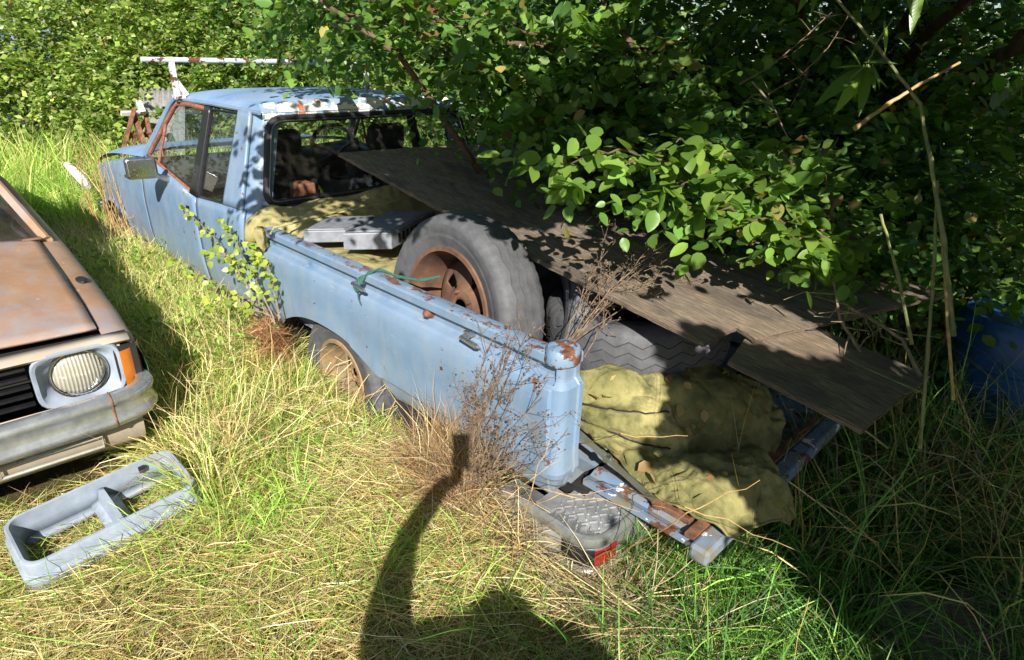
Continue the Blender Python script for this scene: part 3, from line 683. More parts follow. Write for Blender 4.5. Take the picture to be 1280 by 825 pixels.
rows = [[((716, 466), .74), ((760, 458), .70), ((812, 464), .66), ((868, 452), .68), ((918, 466), .66), ((955, 488), .58)],
        [((716, 490), .66), ((765, 488), .655), ((822, 492), .62), ((872, 486), .63), ((930, 492), .58), ((966, 522), .50)],
        [((718, 515), .58), ((772, 525), .575), ((830, 528), .58), ((885, 525), .58), ((935, 525), .53), ((972, 558), .47)],
        [((722, 536), .52), ((785, 556), .525), ((838, 562), .545), ((888, 562), .52), ((945, 565), .49), ((974, 598), .455)],
        [((752, 552), .485), ((806, 590), .49), ((850, 605), .50), ((895, 606), .50), ((955, 612), .46), ((974, 632), .43)],
        [((792, 596), .462), ((822, 622), .465), ((862, 646), .468), ((914, 668), .465), ((955, 655), .44), ((978, 655), .38)]]
CG = [[on(*p, 'z', z) for p, z in r] for r in rows]
def crumple(S, amp, seed, sc=6):
    from mathutils import noise as nz
    du = np.gradient(S, axis=0); dv = np.gradient(S, axis=1); N = np.cross(du, dv); N /= np.linalg.norm(N, axis=2, keepdims=True)+1e-9; out = S.copy()
    for i in range(S.shape[0]):
        for j in range(S.shape[1]):
            p = Vector(S[i, j]); q = p+Vector((nz.noise(p*5), nz.noise(p*5+Vector((7, 3, 1))), 0))*.10
            h = nz.ridged_multi_fractal(q*sc+Vector((seed, 0, 0)), .9, 2.1, 4, 1, 2, noise_basis='PERLIN_ORIGINAL')
            out[i, j] = S[i, j]+N[i, j]*amp*(h-1.0)
    return out
S = catmull(CG, 170, 170)
UU, VV = np.meshgrid(np.linspace(0, 1, 170), np.linspace(0, 1, 170), indexing='ij'); val = .60-.10*np.abs(VV-.45)-.16*np.clip(VV-.5, 0, 1)
hb = .075*np.exp(-((UU-.24)/.20)**2)*(.35+.65*np.sin(pi*np.clip(VV*.95+.05, 0, 1)))-.055*np.exp(-((UU-val)/.055)**2)*np.clip(VV*4-.4, 0, 1)+.050*np.exp(-((UU-.80)/.13)**2)*np.clip(VV*3-.5, 0, 1)
hb += .020*np.sin(14*VV-9*UU+2*np.sin(5*UU))*np.exp(-((VV-.62)/.28)**2)-.022*np.exp(-((UU-.28-.25*VV)/.018)**2)*(VV < .42)*np.clip((.42-VV)*8, 0, 1)-.020*np.exp(-((UU-.47-.22*VV)/.018)**2)*(VV < .5)*np.clip((.5-VV)*8, 0, 1)
du = np.gradient(S, axis=0); dv = np.gradient(S, axis=1); NN = np.cross(dv, du); NN /= np.linalg.norm(NN, axis=2, keepdims=True)+1e-9
if NN[85, 85] @ (CAMP-S[85, 85]) < 0: NN = -NN
def facets(S, amp, sc, st=(1, 1, 1)):
    from mathutils import noise as nz
    du = np.gradient(S, axis=0); dv = np.gradient(S, axis=1); N = np.cross(du, dv); N /= np.linalg.norm(N, axis=2, keepdims=True)+1e-9; out = S.copy()
    for i in range(S.shape[0]):
        for j in range(S.shape[1]):
            p = Vector(S[i, j]); q = Vector((p[0]*st[0], p[1]*st[1], p[2]*st[2]))*sc+Vector((nz.noise(p*6), nz.noise(p*6+Vector((5, 1, 2))), 0))*.45
            d, _ = nz.voronoi(q); out[i, j] += N[i, j]*amp*(min(d[1]-d[0], .55)+.35*d[0]-.3)
    return out
S = facets(facets(facets(S, .060, 4.2, (1, 1.5, .8)), -.040, 6.5, (.8, 1.3, 1)), -.018, 13)
S = crumple(crumple(S+NN*hb[..., None], .007, 3.3, 5.0), .003, 1.7, 14)
TP = thing('canvas_tarp', 'olive canvas tarpaulin slumped over the lowered tailgate below the flat tyre', 'tarpaulin', (-.2, -.5, .45))
o = MB().grid(S).obj('cloth', m_tarp, TP); solid(o, .004, 0)
# stitched seams, and near-black cords that paint the shade in the fold slits
def along(S, pts, lift):
    n, m = S.shape[:2]; out = []
    for u, v in pts: i = min(n-2, int(u*(n-1))); j = min(m-2, int(v*(m-1))); out.append(S[i, j]+np.array([-.004, .006, lift]))
    return out
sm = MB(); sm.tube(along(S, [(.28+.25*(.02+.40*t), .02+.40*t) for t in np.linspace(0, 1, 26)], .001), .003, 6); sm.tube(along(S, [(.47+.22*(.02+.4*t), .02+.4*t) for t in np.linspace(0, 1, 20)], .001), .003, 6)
hem = MB(); hem.tube([S[-1, j]+np.array([0, 0, .002]) for j in range(0, 170, 3)], .0045, 6); hem.tube([S[i, 0]+np.array([0, 0, .002]) for i in range(0, 170, 3)], .0045, 6); hem.obj('hem', m_tarp, TP)
se = MB()
for v in (.36, .375, .72, .735): se.tube([S[i, int(v*169)]+np.array([-.001, .001, .0025]) for i in range(4, 168, 2)], .0022, 5)
se.obj('stitched_seam', m_tarp, TP)['kind'] = 'stuff'
sm.obj('fold_shade_cord', m_dark, TP); bpy.data.objects['fold_shade_cord']['kind'] = 'stuff'
# the second canvas, in the front of the tray
xs = np.linspace(2.03, .94, 90); ys = np.linspace(.045, -1.5, 110); G = np.zeros((90, 110, 3))
for i, x in enumerate(xs):
    for j, y in enumerate(ys):
        z = .845-.02*(1.5-x)+.10*(1/(1+math.exp(-(x-1.86)*26)))+.02*(1/(1+math.exp(-(x-1.99)*60)))
        z += .018*sin(7*x+5*y)*sin(9*y-3*x)+.012*sin(17*x+11*y+2*sin(5*y))
        z += -.09*max(0, (1.25-x)/.3)**2
        yy = y
        if y > -.11:
            hang = 1/(1+math.exp(-(x-1.90)*40)); t = (y+.11)/.155
            zr = .915+.012*sin(30*x)-(.10*max(0, (t-.72)/.28)**1.5); z = hang*max(z*(1-t)+zr*t, zr-.0)+(1-hang)*(z-.11*t); yy = hang*y+(1-hang)*(-.115+.02*t)
        G[i, j] = (x+.012*sin(8*y), yy, z)
T2 = thing('canvas_tarp', 'pale canvas sheet bunched in the front of the tray under grey cases', 'tarpaulin', (1.6, -.7, .85))
S2 = crumple(facets(wrinkle(G, .003, 9, 12), .022, 6), .006, 8.1, 6); o = MB().grid(S2).obj('cloth', m_tarp2, T2); solid(o, .003, 0)
kn = MB(); r5 = np.random.default_rng(4)
Gk = []
for a in np.linspace(0, 2*pi, 22)[:-1]:
    Gk.append([(1.885+.035*cos(a)*s_*(1+.35*sin(3*a)), .018+.022*sin(a)*s_*(1+.3*cos(4*a)), zz) for zz, s_ in ((.915, .5), (.90, 1.1), (.875, 1.2), (.845, .9), (.815, 1.1), (.795, .4))])
kn.grid(Gk, closeu=True); kn.obj('knotted_corner', m_tarp2, T2)
# pale cord over the canvas and dark cord hanging
c = MB(); c.tube([on(338, 292, 'z', .915), on(342, 285, 'z', .93), on(400, 271, 'z', .945), on(460, 258, 'z', .95), on(520, 245, 'z', .955), on(560, 238, 'z', .955)], .0045, 6); tag(c.obj('pale_cord', m_canerope, None), 'pale cord stretched across the canvas behind the cab', 'cord')
# grey cases
def slab(name, label, px, z, th, mat, lid=None):
    P = [on(*p, 'z', z) for p in px]; mb = MB(); lo = [p-np.array([0, 0, th]) for p in P]
    mb.add(P+lo, [(0, 1, 2, 3), (7, 6, 5, 4)]+[(i, i+4, (i+1) % 4+4, (i+1) % 4) for i in range(4)])
    e = thing(name, label, 'case', tuple(sum(lo)/4)); o = mb.obj('case_body', mat, e, False)
    bm = bmesh.new(); bm.from_mesh(o.data); bmesh.ops.recalc_face_normals(bm, faces=bm.faces); bm.to_mesh(o.data); bm.free(); bevel(o, .004); 
    c = sum(P)/4; q = [c+(p-c)*.86+np.array([0, 0, .0035]) for p in P]; q2 = [p-np.array([0, 0, .006]) for p in q]
    l_ = MB().add(q+q2, [(0, 1, 2, 3)]+[(i, i+4, (i+1) % 4+4, (i+1) % 4) for i in range(4)]).obj('lid_panel', mat if lid is None else lid, e, False); bevel(l_, .002)
    n = MB()
    for t in np.linspace(.15, .85, 9):
        a = P[2]*(1-t)+P[3]*t-np.array([0, 0, th*.5]); n.box(a, (.012, .012, th*.55))
    n.obj('vent_slots', m_blacktrim, e, False)['kind'] = 'stuff'
    return e
slab('grey_case', 'flat grey case nearest the rail lying on the pale canvas', [(378, 289), (408, 271), (468, 269), (432, 288)], .945, .055, m_case)
slab('grey_case', 'longer grey case with a black side beside the upright rusty wheel', [(428, 292), (487, 264), (544, 263), (489, 291)], .965, .075, m_case, m_case)
# green cord tied round the hook
h = MB()
for k in range(4):
    d = .006*k; h.tube([(1.03-d, .035, .846), (1.015+d, .020, .870+.004*k), (1.005-d, -.01, .909), (.985, -.045, .911+.003*k), (.95-d*2, -.09, .892), (.86-d, -.14, .885), (.80, -.20, .90)], .0042, 6)
h.tube([(1.045, .036, .846), (1.02, .042, .835), (.995, .036, .852)], .005, 6); h.tube([(1.02, .036, .838), (1.028, .030, .80), (1.02, .026, .775)], .0035, 6)
o = h.obj('green_cord', m_rope, None); o['kind'] = 'thing'; tag(o, 'green cord wound round a tie hook and over the truck rail', 'cord')
# bits of junk between canvas and rail
j = MB(); pts = [on(440, 300, 'z', .90)+np.array([.03*cos(a), .03*sin(a), 0]) for a in np.linspace(0, 5, 14)]; j.tube(pts, .006, 6); tag(j.obj('wire_coil', m_rustm, None), 'rusty wire coil lying beside the grey cases in the tray', 'wire')

# ---------------------------------------------------------------- brown car at the left
K = thing('sedan_car', 'faded brown sedan with amber corner lamp and chrome bumper in long grass', 'car', (3.4, 1.45, .15))
ca = radians(-2.5); CO = np.array([1.455, .715]); cex = np.array([cos(ca), sin(ca)]); cey = np.array([-sin(ca), cos(ca)]); CW = 1.62
def kp(u, v, z): p = CO+cex*u+cey*v; return (p[0], p[1], z)
def kg(G): return [[kp(*p) for p in r] for r in G]
crest = lambda u: float(np.interp(u, [-.01, .02, .08, .25, .6, 1.2, 2.6, 3.4, 4.1], [.672, .690, .716, .748, .775, .80, .80, .79, .74]))
def fsec(u, vv):      # outer side and fender crown
    z = crest(u); return z
m_green = simple('green_side_paint', lin(86, 128, 104), .5, n=20, amt=.2)
def kw_arch(u): return max(float(arch_z(u, .72, .18, .36, .36)), float(arch_z(u, 3.3, .18, .36, .36)))
for m in (0, 1):
    V = lambda v: v if not m else CW-v
    us = np.linspace(.012, 4.1, 110)
    MB().grid(kg([[(u, V(v), z) for v, z in ((.105, crest(u)+.012), (.085, crest(u)+.010), (.05, crest(u)+.004), (.022, crest(u)-.010), (.008, crest(u)-.028), (.0, crest(u)-.055))] for u in us])).obj('fender', m_brown, K, True, 40)
    MB().grid(kg([[(u, V(v), max(z, kw_arch(u))) for v, z in ((.0, crest(u)-.055), (-.006, crest(u)-.08), (-.012, .56), (-.008, .46), (.0, .36), (.03, .26))] for u in us])).obj('body_side', m_green if not m else m_brown, K, True, 40)
    for uc in (.72, 3.3):
        c_ = kp(uc, V(.10), .28); wheel(None, c_, .29, .17, .17, rot('Z', ca+(pi if not m else 0)), m_alu, part=K)
        hs = MB(); uu = uc+.36*np.linspace(-.98, .98, 16); hs.grid(kg([[(u, V(v), float(arch_z(u, uc, .18, .36, .36))+.006) for v in (.0, .30)] for u in uu])); hs.grid(kg([[(u, V(.30), float(arch_z(u, uc, .18, .36, .36))+.006), (u, V(.30), .12)] for u in uu])); hs.obj('wheel_housing', m_dark, K)
    # front corner: amber lamp, bezel, headlamp
    am = []
    for t in np.linspace(0, 1, 9):
        a = t*pi/2; u = .105-.125*sin(a); v = -.010+.085-.085*cos(a); am.append([(u, V(v), z) for z in (.670-.006*t, .66, .60, .53, .512)])
    o = MB().grid(kg(am)).obj('corner_lamp', m_amber, K, True, 50)
    MB().box(kp(.04, V(.052), .590), (.09, .075, .17), rot('Z', ca)).obj('lamp_housing', m_dark, K, False)
    # bezel surface with round opening: grid from rounded rectangle to circle
    ccv, ccz, r = .205, .603, .088; B = []
    for a in np.linspace(0, 2*pi, 49):
        c_, s_ = cos(a), sin(a); q = 1/(abs(c_)**5+abs(s_)**5)**(1/5)
        row = [(.0, V(ccv+c_*q*.138), ccz+s_*q*.105-.0), (-.010, V(ccv+c_*q*.134), ccz+s_*q*.100), (-.008, V(ccv+c_*q*.124), ccz+s_*q*.092), (.012, V(ccv+c_*max(r+.012, q*.112)), ccz+s_*min(q*.086, .088)), (.030, V(ccv+c_*(r+.004)), ccz+s_*(r-.003)), (.05, V(ccv+c_*(r-.002)), ccz+s_*(r-.004))]
        B.append(row)
    mb = MB().grid(kg(B)); mb.obj('lamp_bezel', m_greyplastic, K, True, 35)
    L_ = []
    for rr, du in ((.0, -.012), (.03, -.010), (.06, -.002), (.078, .010), (.086, .026)): L_.append([(.012+du, V(ccv+rr*cos(a)), ccz+rr*sin(a)) for a in np.linspace(0, 2*pi, 33)[:-1]])
    MB().grid(kg(L_), closev=True).obj('headlamp', m_headl, K, True, 60)
    cr = MB(); cr.tube([kp(.018, V(ccv+.088*cos(a)), ccz+.088*sin(a)) for a in np.linspace(0, 2*pi, 41)], .005, 6, cap=False); cr.obj('chrome_ring', m_chrome, K)
    fs = MB(); fs.grid(kg([[(.012+ (.0 if v > .06 else .0), V(v), z) for z in (.690, .60, .500)] for v in (.062, .075)])); fs.grid(kg([[(.010, V(v), z) for z in (.500, .484, .47)] for v in np.linspace(.03, CW/2, 10)])); fs.grid(kg([[(u, V(v), z) for u, z in ((.0, .692), (-.008, .700), (.012, .712), (.05, .716))] for v in np.linspace(.03, CW/2, 12)])); o = fs.obj('front_trim', m_beige, K, True, 40); solid(o, .004, 0)
# bonnet with shut lines, dark slot under its lip
G = []
for u in np.linspace(.075, 1.18, 24):
    G.append([(u, .112+(CW-.224)*t, crest(u)+.014+.030*(1-(2*t-1)**4)*min(1, u*2)+.02*math.exp(-((abs(2*t-1)-.55)/.12)**2)*min(1, u*2)) for t in np.linspace(0, 1, 40)])
o = MB().grid(kg(G)).obj('bonnet', m_brown, K, True, 50); solid(o, .012, 1)
MB().box(kp(.12, CW/2, .64), (.02, CW-.2, .13), rot('Z', ca)).obj('grille_back', m_dark, K, False)
for k in range(5): MB().box(kp(.03, CW/2, .53+k*.034), (.02, CW-.70, .010), rot('Z', ca)).obj('grille_slat', m_blacktrim, K, False)
MB().box(kp(.65, CW/2, .690), (1.1, CW-.24, .02), rot('Z', ca)).obj('engine_bay', m_dark, K, False)
# bumper: bulged bar wrapping the corners
sec = [(-.012, .552), (.010, .556), (.034, .551), (.043, .540), (.044, .526), (.037, .517), (.038, .472), (.046, .462), (.045, .448), (.034, .432), (.012, .424), (-.012, .420)]
def kb(off):
    L = [((.30, .040), (0, -1)), ((.05, .034), (0, -1))]; r = .085; U = -.095; Vv = .030
    for a in np.linspace(0, pi/2, 12): L.append(((U+r-r*sin(a), Vv+r-r*cos(a)), (-sin(a), -cos(a))))
    for v in np.linspace(.15, CW-.15, 12): L.append(((U-.03*(1-(2*v/CW-1)**2), v), (-1, 0)))
    for a in np.linspace(0, pi/2, 12): L.append(((U+r-r*cos(a), CW-Vv-r+r*sin(a)), (-cos(a), sin(a))))
    L += [((.05, CW-.034), (0, 1)), ((.30, CW-.040), (0, 1))]
    return [(u+nu*off, v+nv*off) for (u, v), (nu, nv) in L]
cols_ = [kb(o) for o, z in sec]
bump = MB().grid([[kp(*cols_[j][i], sec[j][1]-.10*0) for j in range(len(sec))] for i in range(len(cols_[0]))]).obj('chrome_bumper', m_chrome2, K, True, 50)
for m in (0, 1):
    i = 14; pp = [kp(*[c_*1.0 for c_ in cols_[j][i if not m else len(cols_[0])-1-i]], sec[j][1]) for j in range(len(sec))]; sj = MB(); sj.tube(pp, .0035, 6); sj.obj('bumper_joint', m_rustm, bump)
vl = MB(); vl.grid(kg([[(u, v, z) for u, z in ((-.06, .425), (-.085, .40), (-.07, .33), (-.02, .29), (.05, .27))] for v in np.linspace(.06, CW-.06, 24)])); o = vl.obj('front_valance', m_beige, K, True, 50)
for v0, v1 in ((.20, .50), (1.12, 1.42)):
    fr = MB(); fr.tube([kp(-.088, v0, .345), kp(-.088, v1, .345), kp(-.096, v1, .392), kp(-.096, v0, .392), kp(-.088, v0, .345)], .006, 6); fr.obj('valance_slot', m_sill, o)
ho = MB(); ho.grid([[kp(.56+.045*r*cos(a), .060+.020*r*sin(a), crest(.56)+.011-.0*r) for r in (0, .5, 1)] for a in np.linspace(0, 2*pi, 25)]).obj('rubber_plug', m_black, K, True, None); ho = bpy.data.objects['rubber_plug']; solid(ho, .006, 1)
# cabin
def kc(name, G, mat, th=.01): o = MB().grid(kg(G)).obj(name, mat, K, True, 50); solid(o, th, 0); return o
kc('windscreen', [[(1.20+.52*t, v0+(v1-v0)*s, .83+.33*t) for s in np.linspace(0, 1, 8)] for t, v0, v1 in ((0, .10, CW-.10), (1, .22, CW-.22))], m_glass, .004)
kc('roof', [[(1.70+1.35*t, .23+(CW-.46)*s, 1.16+.05*(1-(2*s-1)**4)*(1-(2*t-1)**6)) for s in np.linspace(0, 1, 20)] for t in np.linspace(0, 1, 20)], m_brown)
kc('rear_screen', [[(3.05+.45*t, v0+(v1-v0)*s, 1.15-.34*t) for s in np.linspace(0, 1, 8)] for t, v0, v1 in ((0, .22, CW-.22), (1, .12, CW-.12))], m_glass, .004)
kc('boot_lid', [[(u, .105+(CW-.21)*s, crest(u)+.014+.02*(1-(2*s-1)**4)) for s in np.linspace(0, 1, 12)] for u in np.linspace(3.45, 4.1, 8)], m_brown)
kc('tail_panel', [[(4.1, .03+(CW-.06)*s, z) for s in np.linspace(0, 1, 8)] for z in (.75, .5, .3)], m_brown)
kc('scuttle', [[(1.16+.06*t, .10+(CW-.2)*s, crest(1.18)+.03) for s in np.linspace(0, 1, 8)] for t in (0, 1)], m_brown)
for m in (0, 1):
    V = lambda v: v if not m else CW-v
    for (u0, u1, w0, w1) in ((1.32, 2.28, 1.74, 2.28), (2.34, 3.35, 2.34, 3.02)):
        kc('side_window', [[(u0+(u1-u0)*t, V(.06), .81) for t in (0, 1)], [(w0+(w1-w0)*t, V(.235), 1.14) for t in (0, 1)]], m_glass, .004)
    for a, b in (((1.19, .08, .815), (1.71, .24, 1.17)), ((2.31, .055, .80), (2.31, .235, 1.17)), ((3.48, .09, .81), (3.04, .24, 1.16)), ((1.70, .235, 1.165), (3.06, .235, 1.165)), ((1.19, .075, .812), (3.5, .075, .806))):
        t = MB(); t.tube([kp(a[0], V(a[1]), a[2]), kp(b[0], V(b[1]), b[2])], .022, 8); t.obj('roof_pillar', m_brown, K)
MB().box(kp(2.3, CW/2, .34), (3.4, CW-.1, .05), rot('Z', ca)).obj('car_floor', m_dark, K, False)
for u in (1.95, 2.85):
    for v in (.42, 1.2):
        s = MB(); s.box(kp(u+.2, v, .72), (.14, .48, .50), rot('Z', ca)); bevel(s.obj('seat', m_seat, K, False), .05, 3)

# ---------------------------------------------------------------- grey plastic tray in the hay
TR = thing('plastic_tray', 'grey plastic console tray with two openings lying in cut grass', 'plastic tray', (1.15, .95, .24))
A_ = on(246, 604, 'z', .315); B_ = on(228, 569, 'z', .340); C_ = on(60, 622, 'z', .31); D_ = on(60, 697, 'z', .285)
tu = (D_-A_); tu /= np.linalg.norm(tu); TL = .50; tw = B_-A_; tw -= tu*np.dot(tw, tu); TWd = .235; tw /= np.linalg.norm(tw); tn = np.cross(tu, tw); tn = tn if tn[2] > 0 else -tn
def tp_(a, b, c): return A_+tu*a+tw*b+tn*c
def rr_loop(a0, a1, b0, b1, r, c, n=7):
    P = []
    for (ca_, cb, st) in ((a1-r, b0+r, -pi/2), (a1-r, b1-r, 0), (a0+r, b1-r, pi/2), (a0+r, b0+r, pi)):
        for t in np.linspace(0, pi/2, n): P.append(tp_(ca_+r*cos(st+t), cb+r*sin(st+t), c))
    return P
rings = [rr_loop(-.016, TL+.016, -.034, TWd+.012, .05, -.085), rr_loop(-.013, TL+.013, -.028, TWd+.008, .05, -.050), rr_loop(-.006, TL+.006, -.014, TWd+.006, .048, -.042), rr_loop(-.004, TL+.004, -.006, TWd+.004, .046, -.004), rr_loop(.0, TL, .0, TWd, .044, .0), rr_loop(.006, TL-.006, .006, TWd-.006, .042, -.001), rr_loop(.012, TL-.012, .012, TWd-.012, .04, -.045), rr_loop(.022, TL-.022, .020, TWd-.020, .036, -.085)]
o = MB().grid(np.array(rings), closev=True).obj('outer_rim', m_greyplastic, TR, True, 45); solid(o, .003, 0)
rb = MB()
rb.grid([[tp_(.235+da, b, -.060+hh) for da, hh in ((-.040, -.02), (-.016, -.005), (-.008, .035), (.008, .035), (.016, -.005), (.040, -.02))] for b in np.linspace(.02, TWd-.02, 10)]); o = rb.obj('cross_rib', m_greyplastic, TR, True, 40); solid(o, .003, 0)
lp = MB(); lp.grid([[tp_(a, b, c) for b, c in ((TWd-.020, -.084), (TWd-.045, -.088), (TWd-.05, -.10))] for a in np.linspace(.03, TL-.03, 10)]); o = lp.obj('inner_ledge', m_greyplastic, TR, True, 40); solid(o, .003, 0)
sl_ = MB(); sl_.box(tp_(.10, TWd-.022, -.022), (.02, .01, .022), np.array([tu, tw, tn]).T); sl_.obj('slot', m_dark, TR, False)
ln = MB(); ln.tube([tp_(a, -.0075, -.008) for a in np.linspace(.03, TL-.03, 8)], .002, 5); None

# ---------------------------------------------------------------- things at the back and sides
def bars(name, label, cat, segs, mat, parts='leg'):
    base = np.mean([s[0] for s in segs], axis=0); e = thing(name, label, cat, tuple(base))
    for a, b, wd, m2, nm in segs: s = MB(); s.bar(a, b, wd, wd*.6, (0.3, 1, .2)); o = s.obj(nm, m2, e, False); bevel(o, .004)
    return e
d = 6.6
bars('rusty_trestle', 'red rusty steel trestle with a white top standing by the green bushes', 'trestle', [
    (at(152, 195, d), at(168, 136, d), .07, m_rustm, 'leg'), (at(186, 195, d), at(166, 142, d+.1), .08, m_rustm, 'leg'), (at(160, 193, d+.3), at(182, 150, d+.2), .06, m_rustm, 'leg'), (at(192, 188, d+.2), at(181, 138, d+.2), .07, m_rustm, 'leg'),
    (at(151, 142, d), at(186, 141, d+.2), .05, m_white, 'top_bar'), (at(157, 170, d), at(190, 168, d+.2), .05, m_rustm, 'cross_bar'), (at(173, 128, d+.1), at(179, 142, d+.1), .09, m_white, 'bracket')], m_rustm)
s = MB(); G = [[at(px, py, 7.4)+np.array([0, 0, .02*sin(px*.9)]) for py in np.linspace(112, 205, 6)] for px in np.linspace(172, 232, 60)]; so2 = s.grid(G).obj('grey_sheet', m_stone, None); solid(so2, .01); tag(so2, 'grey corrugated sheet added as stand-in for a shadowed grey shape behind the truck windscreen', 'metal sheet')  # added sheet, stands in for a shadowed grey shape
pp = MB(); pp.tube([at(84, 206, 5.6), at(94, 215, 5.5), at(104, 226, 5.45), at(110, 234, 5.4)], [.03, .04, .04, .025], 10); tag(pp.obj('white_pipe', m_white, None), 'short whitish pipe lying in the grass ahead of the truck fender', 'pipe')
for i, (px, py, dd, wd, hh) in enumerate(((128, 78, 9.2, .5, .38), (165, 20, 9.6, .4, .4), (100, 130, 8.6, .35, .9))):
    b = MB(); c0 = at(px, py, dd); n_ = 16
    G = []
    for a in np.linspace(0, pi, n_): G.append([c0+np.array([.25*sin(a)*s_, wd*cos(a), hh*(q-.5)*(.6+.4*sin(a))+.04*sin(9*a+q*5)]) for q, s_ in zip(np.linspace(0, 1, 8), (.9, 1.1, 1, .95, 1.05, 1, .8, .3))])
BTc = at(95, 118, 10.4); b = MB(); r8 = np.random.default_rng(8); G = []
for a in np.linspace(0, 2*pi, 41):
    row = []
    for q in np.linspace(0, 1, 14):
        rr = (1-.25*q**3)*(1+.08*sin(5*a+3*q)+.05*sin(11*a)); row.append((BTc[0]+.7*cos(a)*rr, BTc[1]+1.3*sin(a)*rr, gh(0, 0)+1.7*q+.05*sin(7*a)))
    G.append(row)
bt = b.grid(G).obj('blue_tarp', m_bluetarp, None); tag(bt, 'blue tarpaulin covering a heap behind the sunny bushes', 'tarpaulin')
# barrel at the right edge
BC = np.array([-.83, -2.06]); br = thing('plastic_barrel', 'blue plastic barrel in shade beyond the green canes', 'barrel', (BC[0], BC[1], .12))
pr = [(.0, .12), (.20, .12), (.225, .15), (.23, .30), (.24, .31), (.24, .34), (.23, .35), (.23, .53), (.24, .54), (.24, .57), (.23, .58), (.225, .70), (.20, .74), (.19, .73), (.0, .725)]
MB().grid([[(BC[0]+r*cos(a), BC[1]+r*sin(a), z) for r, z in pr] for a in np.linspace(0, 2*pi, 41)]).obj('barrel_body', m_barrel, br, True, 40)
MB().tube([(BC[0]+.12, BC[1]+.08, .72), (BC[0]+.12, BC[1]+.08, .75)], .03, 12).obj('bung', m_blacktrim, br)
# old board at the lower right
wb = MB(); w0, w1, w2 = on(1078, 752, 'z', .17), on(1088, 840, 'z', .17), on(1200, 738, 'z', .17); dx = (w2-w0); dx /= np.linalg.norm(dx); dy = (w1-w0); dy -= dx*np.dot(dx, dy); wd_ = np.linalg.norm(dy); dy /= wd_
wo = bpy.data.objects.new('weathered_board', None)
wb.box((.45, .16, 0), (.9, .32, .035)); me = bpy.data.meshes.new('weathered_board'); me.from_pydata([tuple(map(float, v)) for v in wb.V], [], wb.F); me.update(); bo = finish('weathered_board', me, m_ply, None, False); bevel(bo, .006)
bo.matrix_world = Matrix(((dx[0], dy[0], 0, w0[0]), (dx[1], dy[1], 0, w0[1]), (0, 0, 1, .17), (0, 0, 0, 1))); tag(bo, 'grey weathered timber board half buried in grass at lower right', 'timber board')
# ---------------------------------------------------------------- foliage makers
def unit(a): return a/(np.linalg.norm(a, axis=-1, keepdims=True)+1e-9)
LF8 = (np.array([[0, 0, 0], [.26, .30, .03], [.26, 0, -.04], [.26, -.30, .03], [.62, .33, .02], [.62, 0, -.05], [.62, -.33, .02], [1, 0, -.10]]),
       np.array([[0, 2, 1], [0, 3, 2], [1, 2, 5], [1, 5, 4], [2, 3, 6], [2, 6, 5], [4, 5, 7], [5, 6, 7]]))
LF4 = (np.array([[0, 0, 0], [.45, .36, .04], [.45, 0, -.04], [.45, -.36, .04], [1, 0, -.08]]), np.array([[0, 2, 1], [0, 3, 2], [1, 2, 4], [2, 3, 4]]))
def leaf_template(wid=.66):
    V = [[0, 0, 0]]; ts = (.13, .32, .55, .78, .92)
    for t in ts:
        w_ = .5*wid*math.sin(pi*t**.8)**.75
        V += [[t, w_, .10*w_-.10*t*t], [t, 0, -.03-.10*t*t], [t, -w_, .10*w_-.10*t*t]]
    V.append([1, 0, -.12]); F = [[0, 2, 1], [0, 3, 2]]; n = len(ts)
    for i in range(n-1):
        a = 1+3*i; F += [[a, a+1, a+4], [a, a+4, a+3], [a+1, a+2, a+5], [a+1, a+5, a+4]]
    a = 1+3*(n-1); F += [[a, a+1, a+3], [a+1, a+2, a+3]]; return np.array(V), np.array(F)
LFN = leaf_template()
def place_leaves(P, D, N, L, tmpl, wid=1.0):
    """P origin, D leaf direction, N leaf normal, L length -> verts, faces"""
    D = unit(D); S = unit(np.cross(N, D)); N2 = np.cross(D, S); t, f = tmpl
    V = P[:, None]+L[:, None, None]*(t[None, :, :1]*D[:, None]+t[None, :, 1:2]*wid*S[:, None]+t[None, :, 2:]*N2[:, None])
    F = f[None]+(np.arange(len(P))*len(t))[:, None, None]
    return V.reshape(-1, 3), F.reshape(-1, 3)
def sprays(O, D, rg, nl=11, step=.030, L=.06, up=(0, 0, 1), lay=.5):
    """twigs at O along D, each carrying nl alternate leaves"""
    n = len(O); D = unit(D); i = np.arange(nl); UP = unit(np.array(up)+rg.normal(0, .35, (n, 3)))
    side = unit(np.cross(D, UP)); P = O[:, None]+D[:, None]*(i[None, :, None]*step)+np.array([0, 0, -1.])*((i*step)**2*.8)[None, :, None]
    sg = np.where(i % 2 == 0, 1., -1.)[None, :, None]
    LD = D[:, None]*lay+side[:, None]*sg*.85+rg.normal(0, .28, (n, nl, 3))+np.array([0, 0, -.18])
    N = UP[:, None]+rg.normal(0, .38, (n, nl, 3))
    LL = L*rg.uniform(.72, 1.2, (n, 1))*rg.uniform(.5, 1.2, (n, nl))*np.clip(1.15-.4*i/nl, .4, 1)[None]
    return P.reshape(-1, 3), LD.reshape(-1, 3), N.reshape(-1, 3), LL.ravel()
def palette(n, cols, rg, var=.30):
    c = np.array([k[:3] for k in cols]); a = c[rg.integers(0, len(c), n)]; b = c[rg.integers(0, len(c), n)]; t = rg.random((n, 1))
    return np.clip((a*t+b*(1-t))*rg.lognormal(0, var, (n, 1)), .004, .8)
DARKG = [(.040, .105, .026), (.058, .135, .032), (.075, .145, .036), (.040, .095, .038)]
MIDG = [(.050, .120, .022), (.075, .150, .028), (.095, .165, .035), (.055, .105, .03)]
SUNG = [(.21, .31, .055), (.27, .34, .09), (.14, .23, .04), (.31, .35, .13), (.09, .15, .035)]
OVERG = [(.085, .18, .034), (.125, .22, .045), (.155, .235, .055), (.06, .14, .034)]
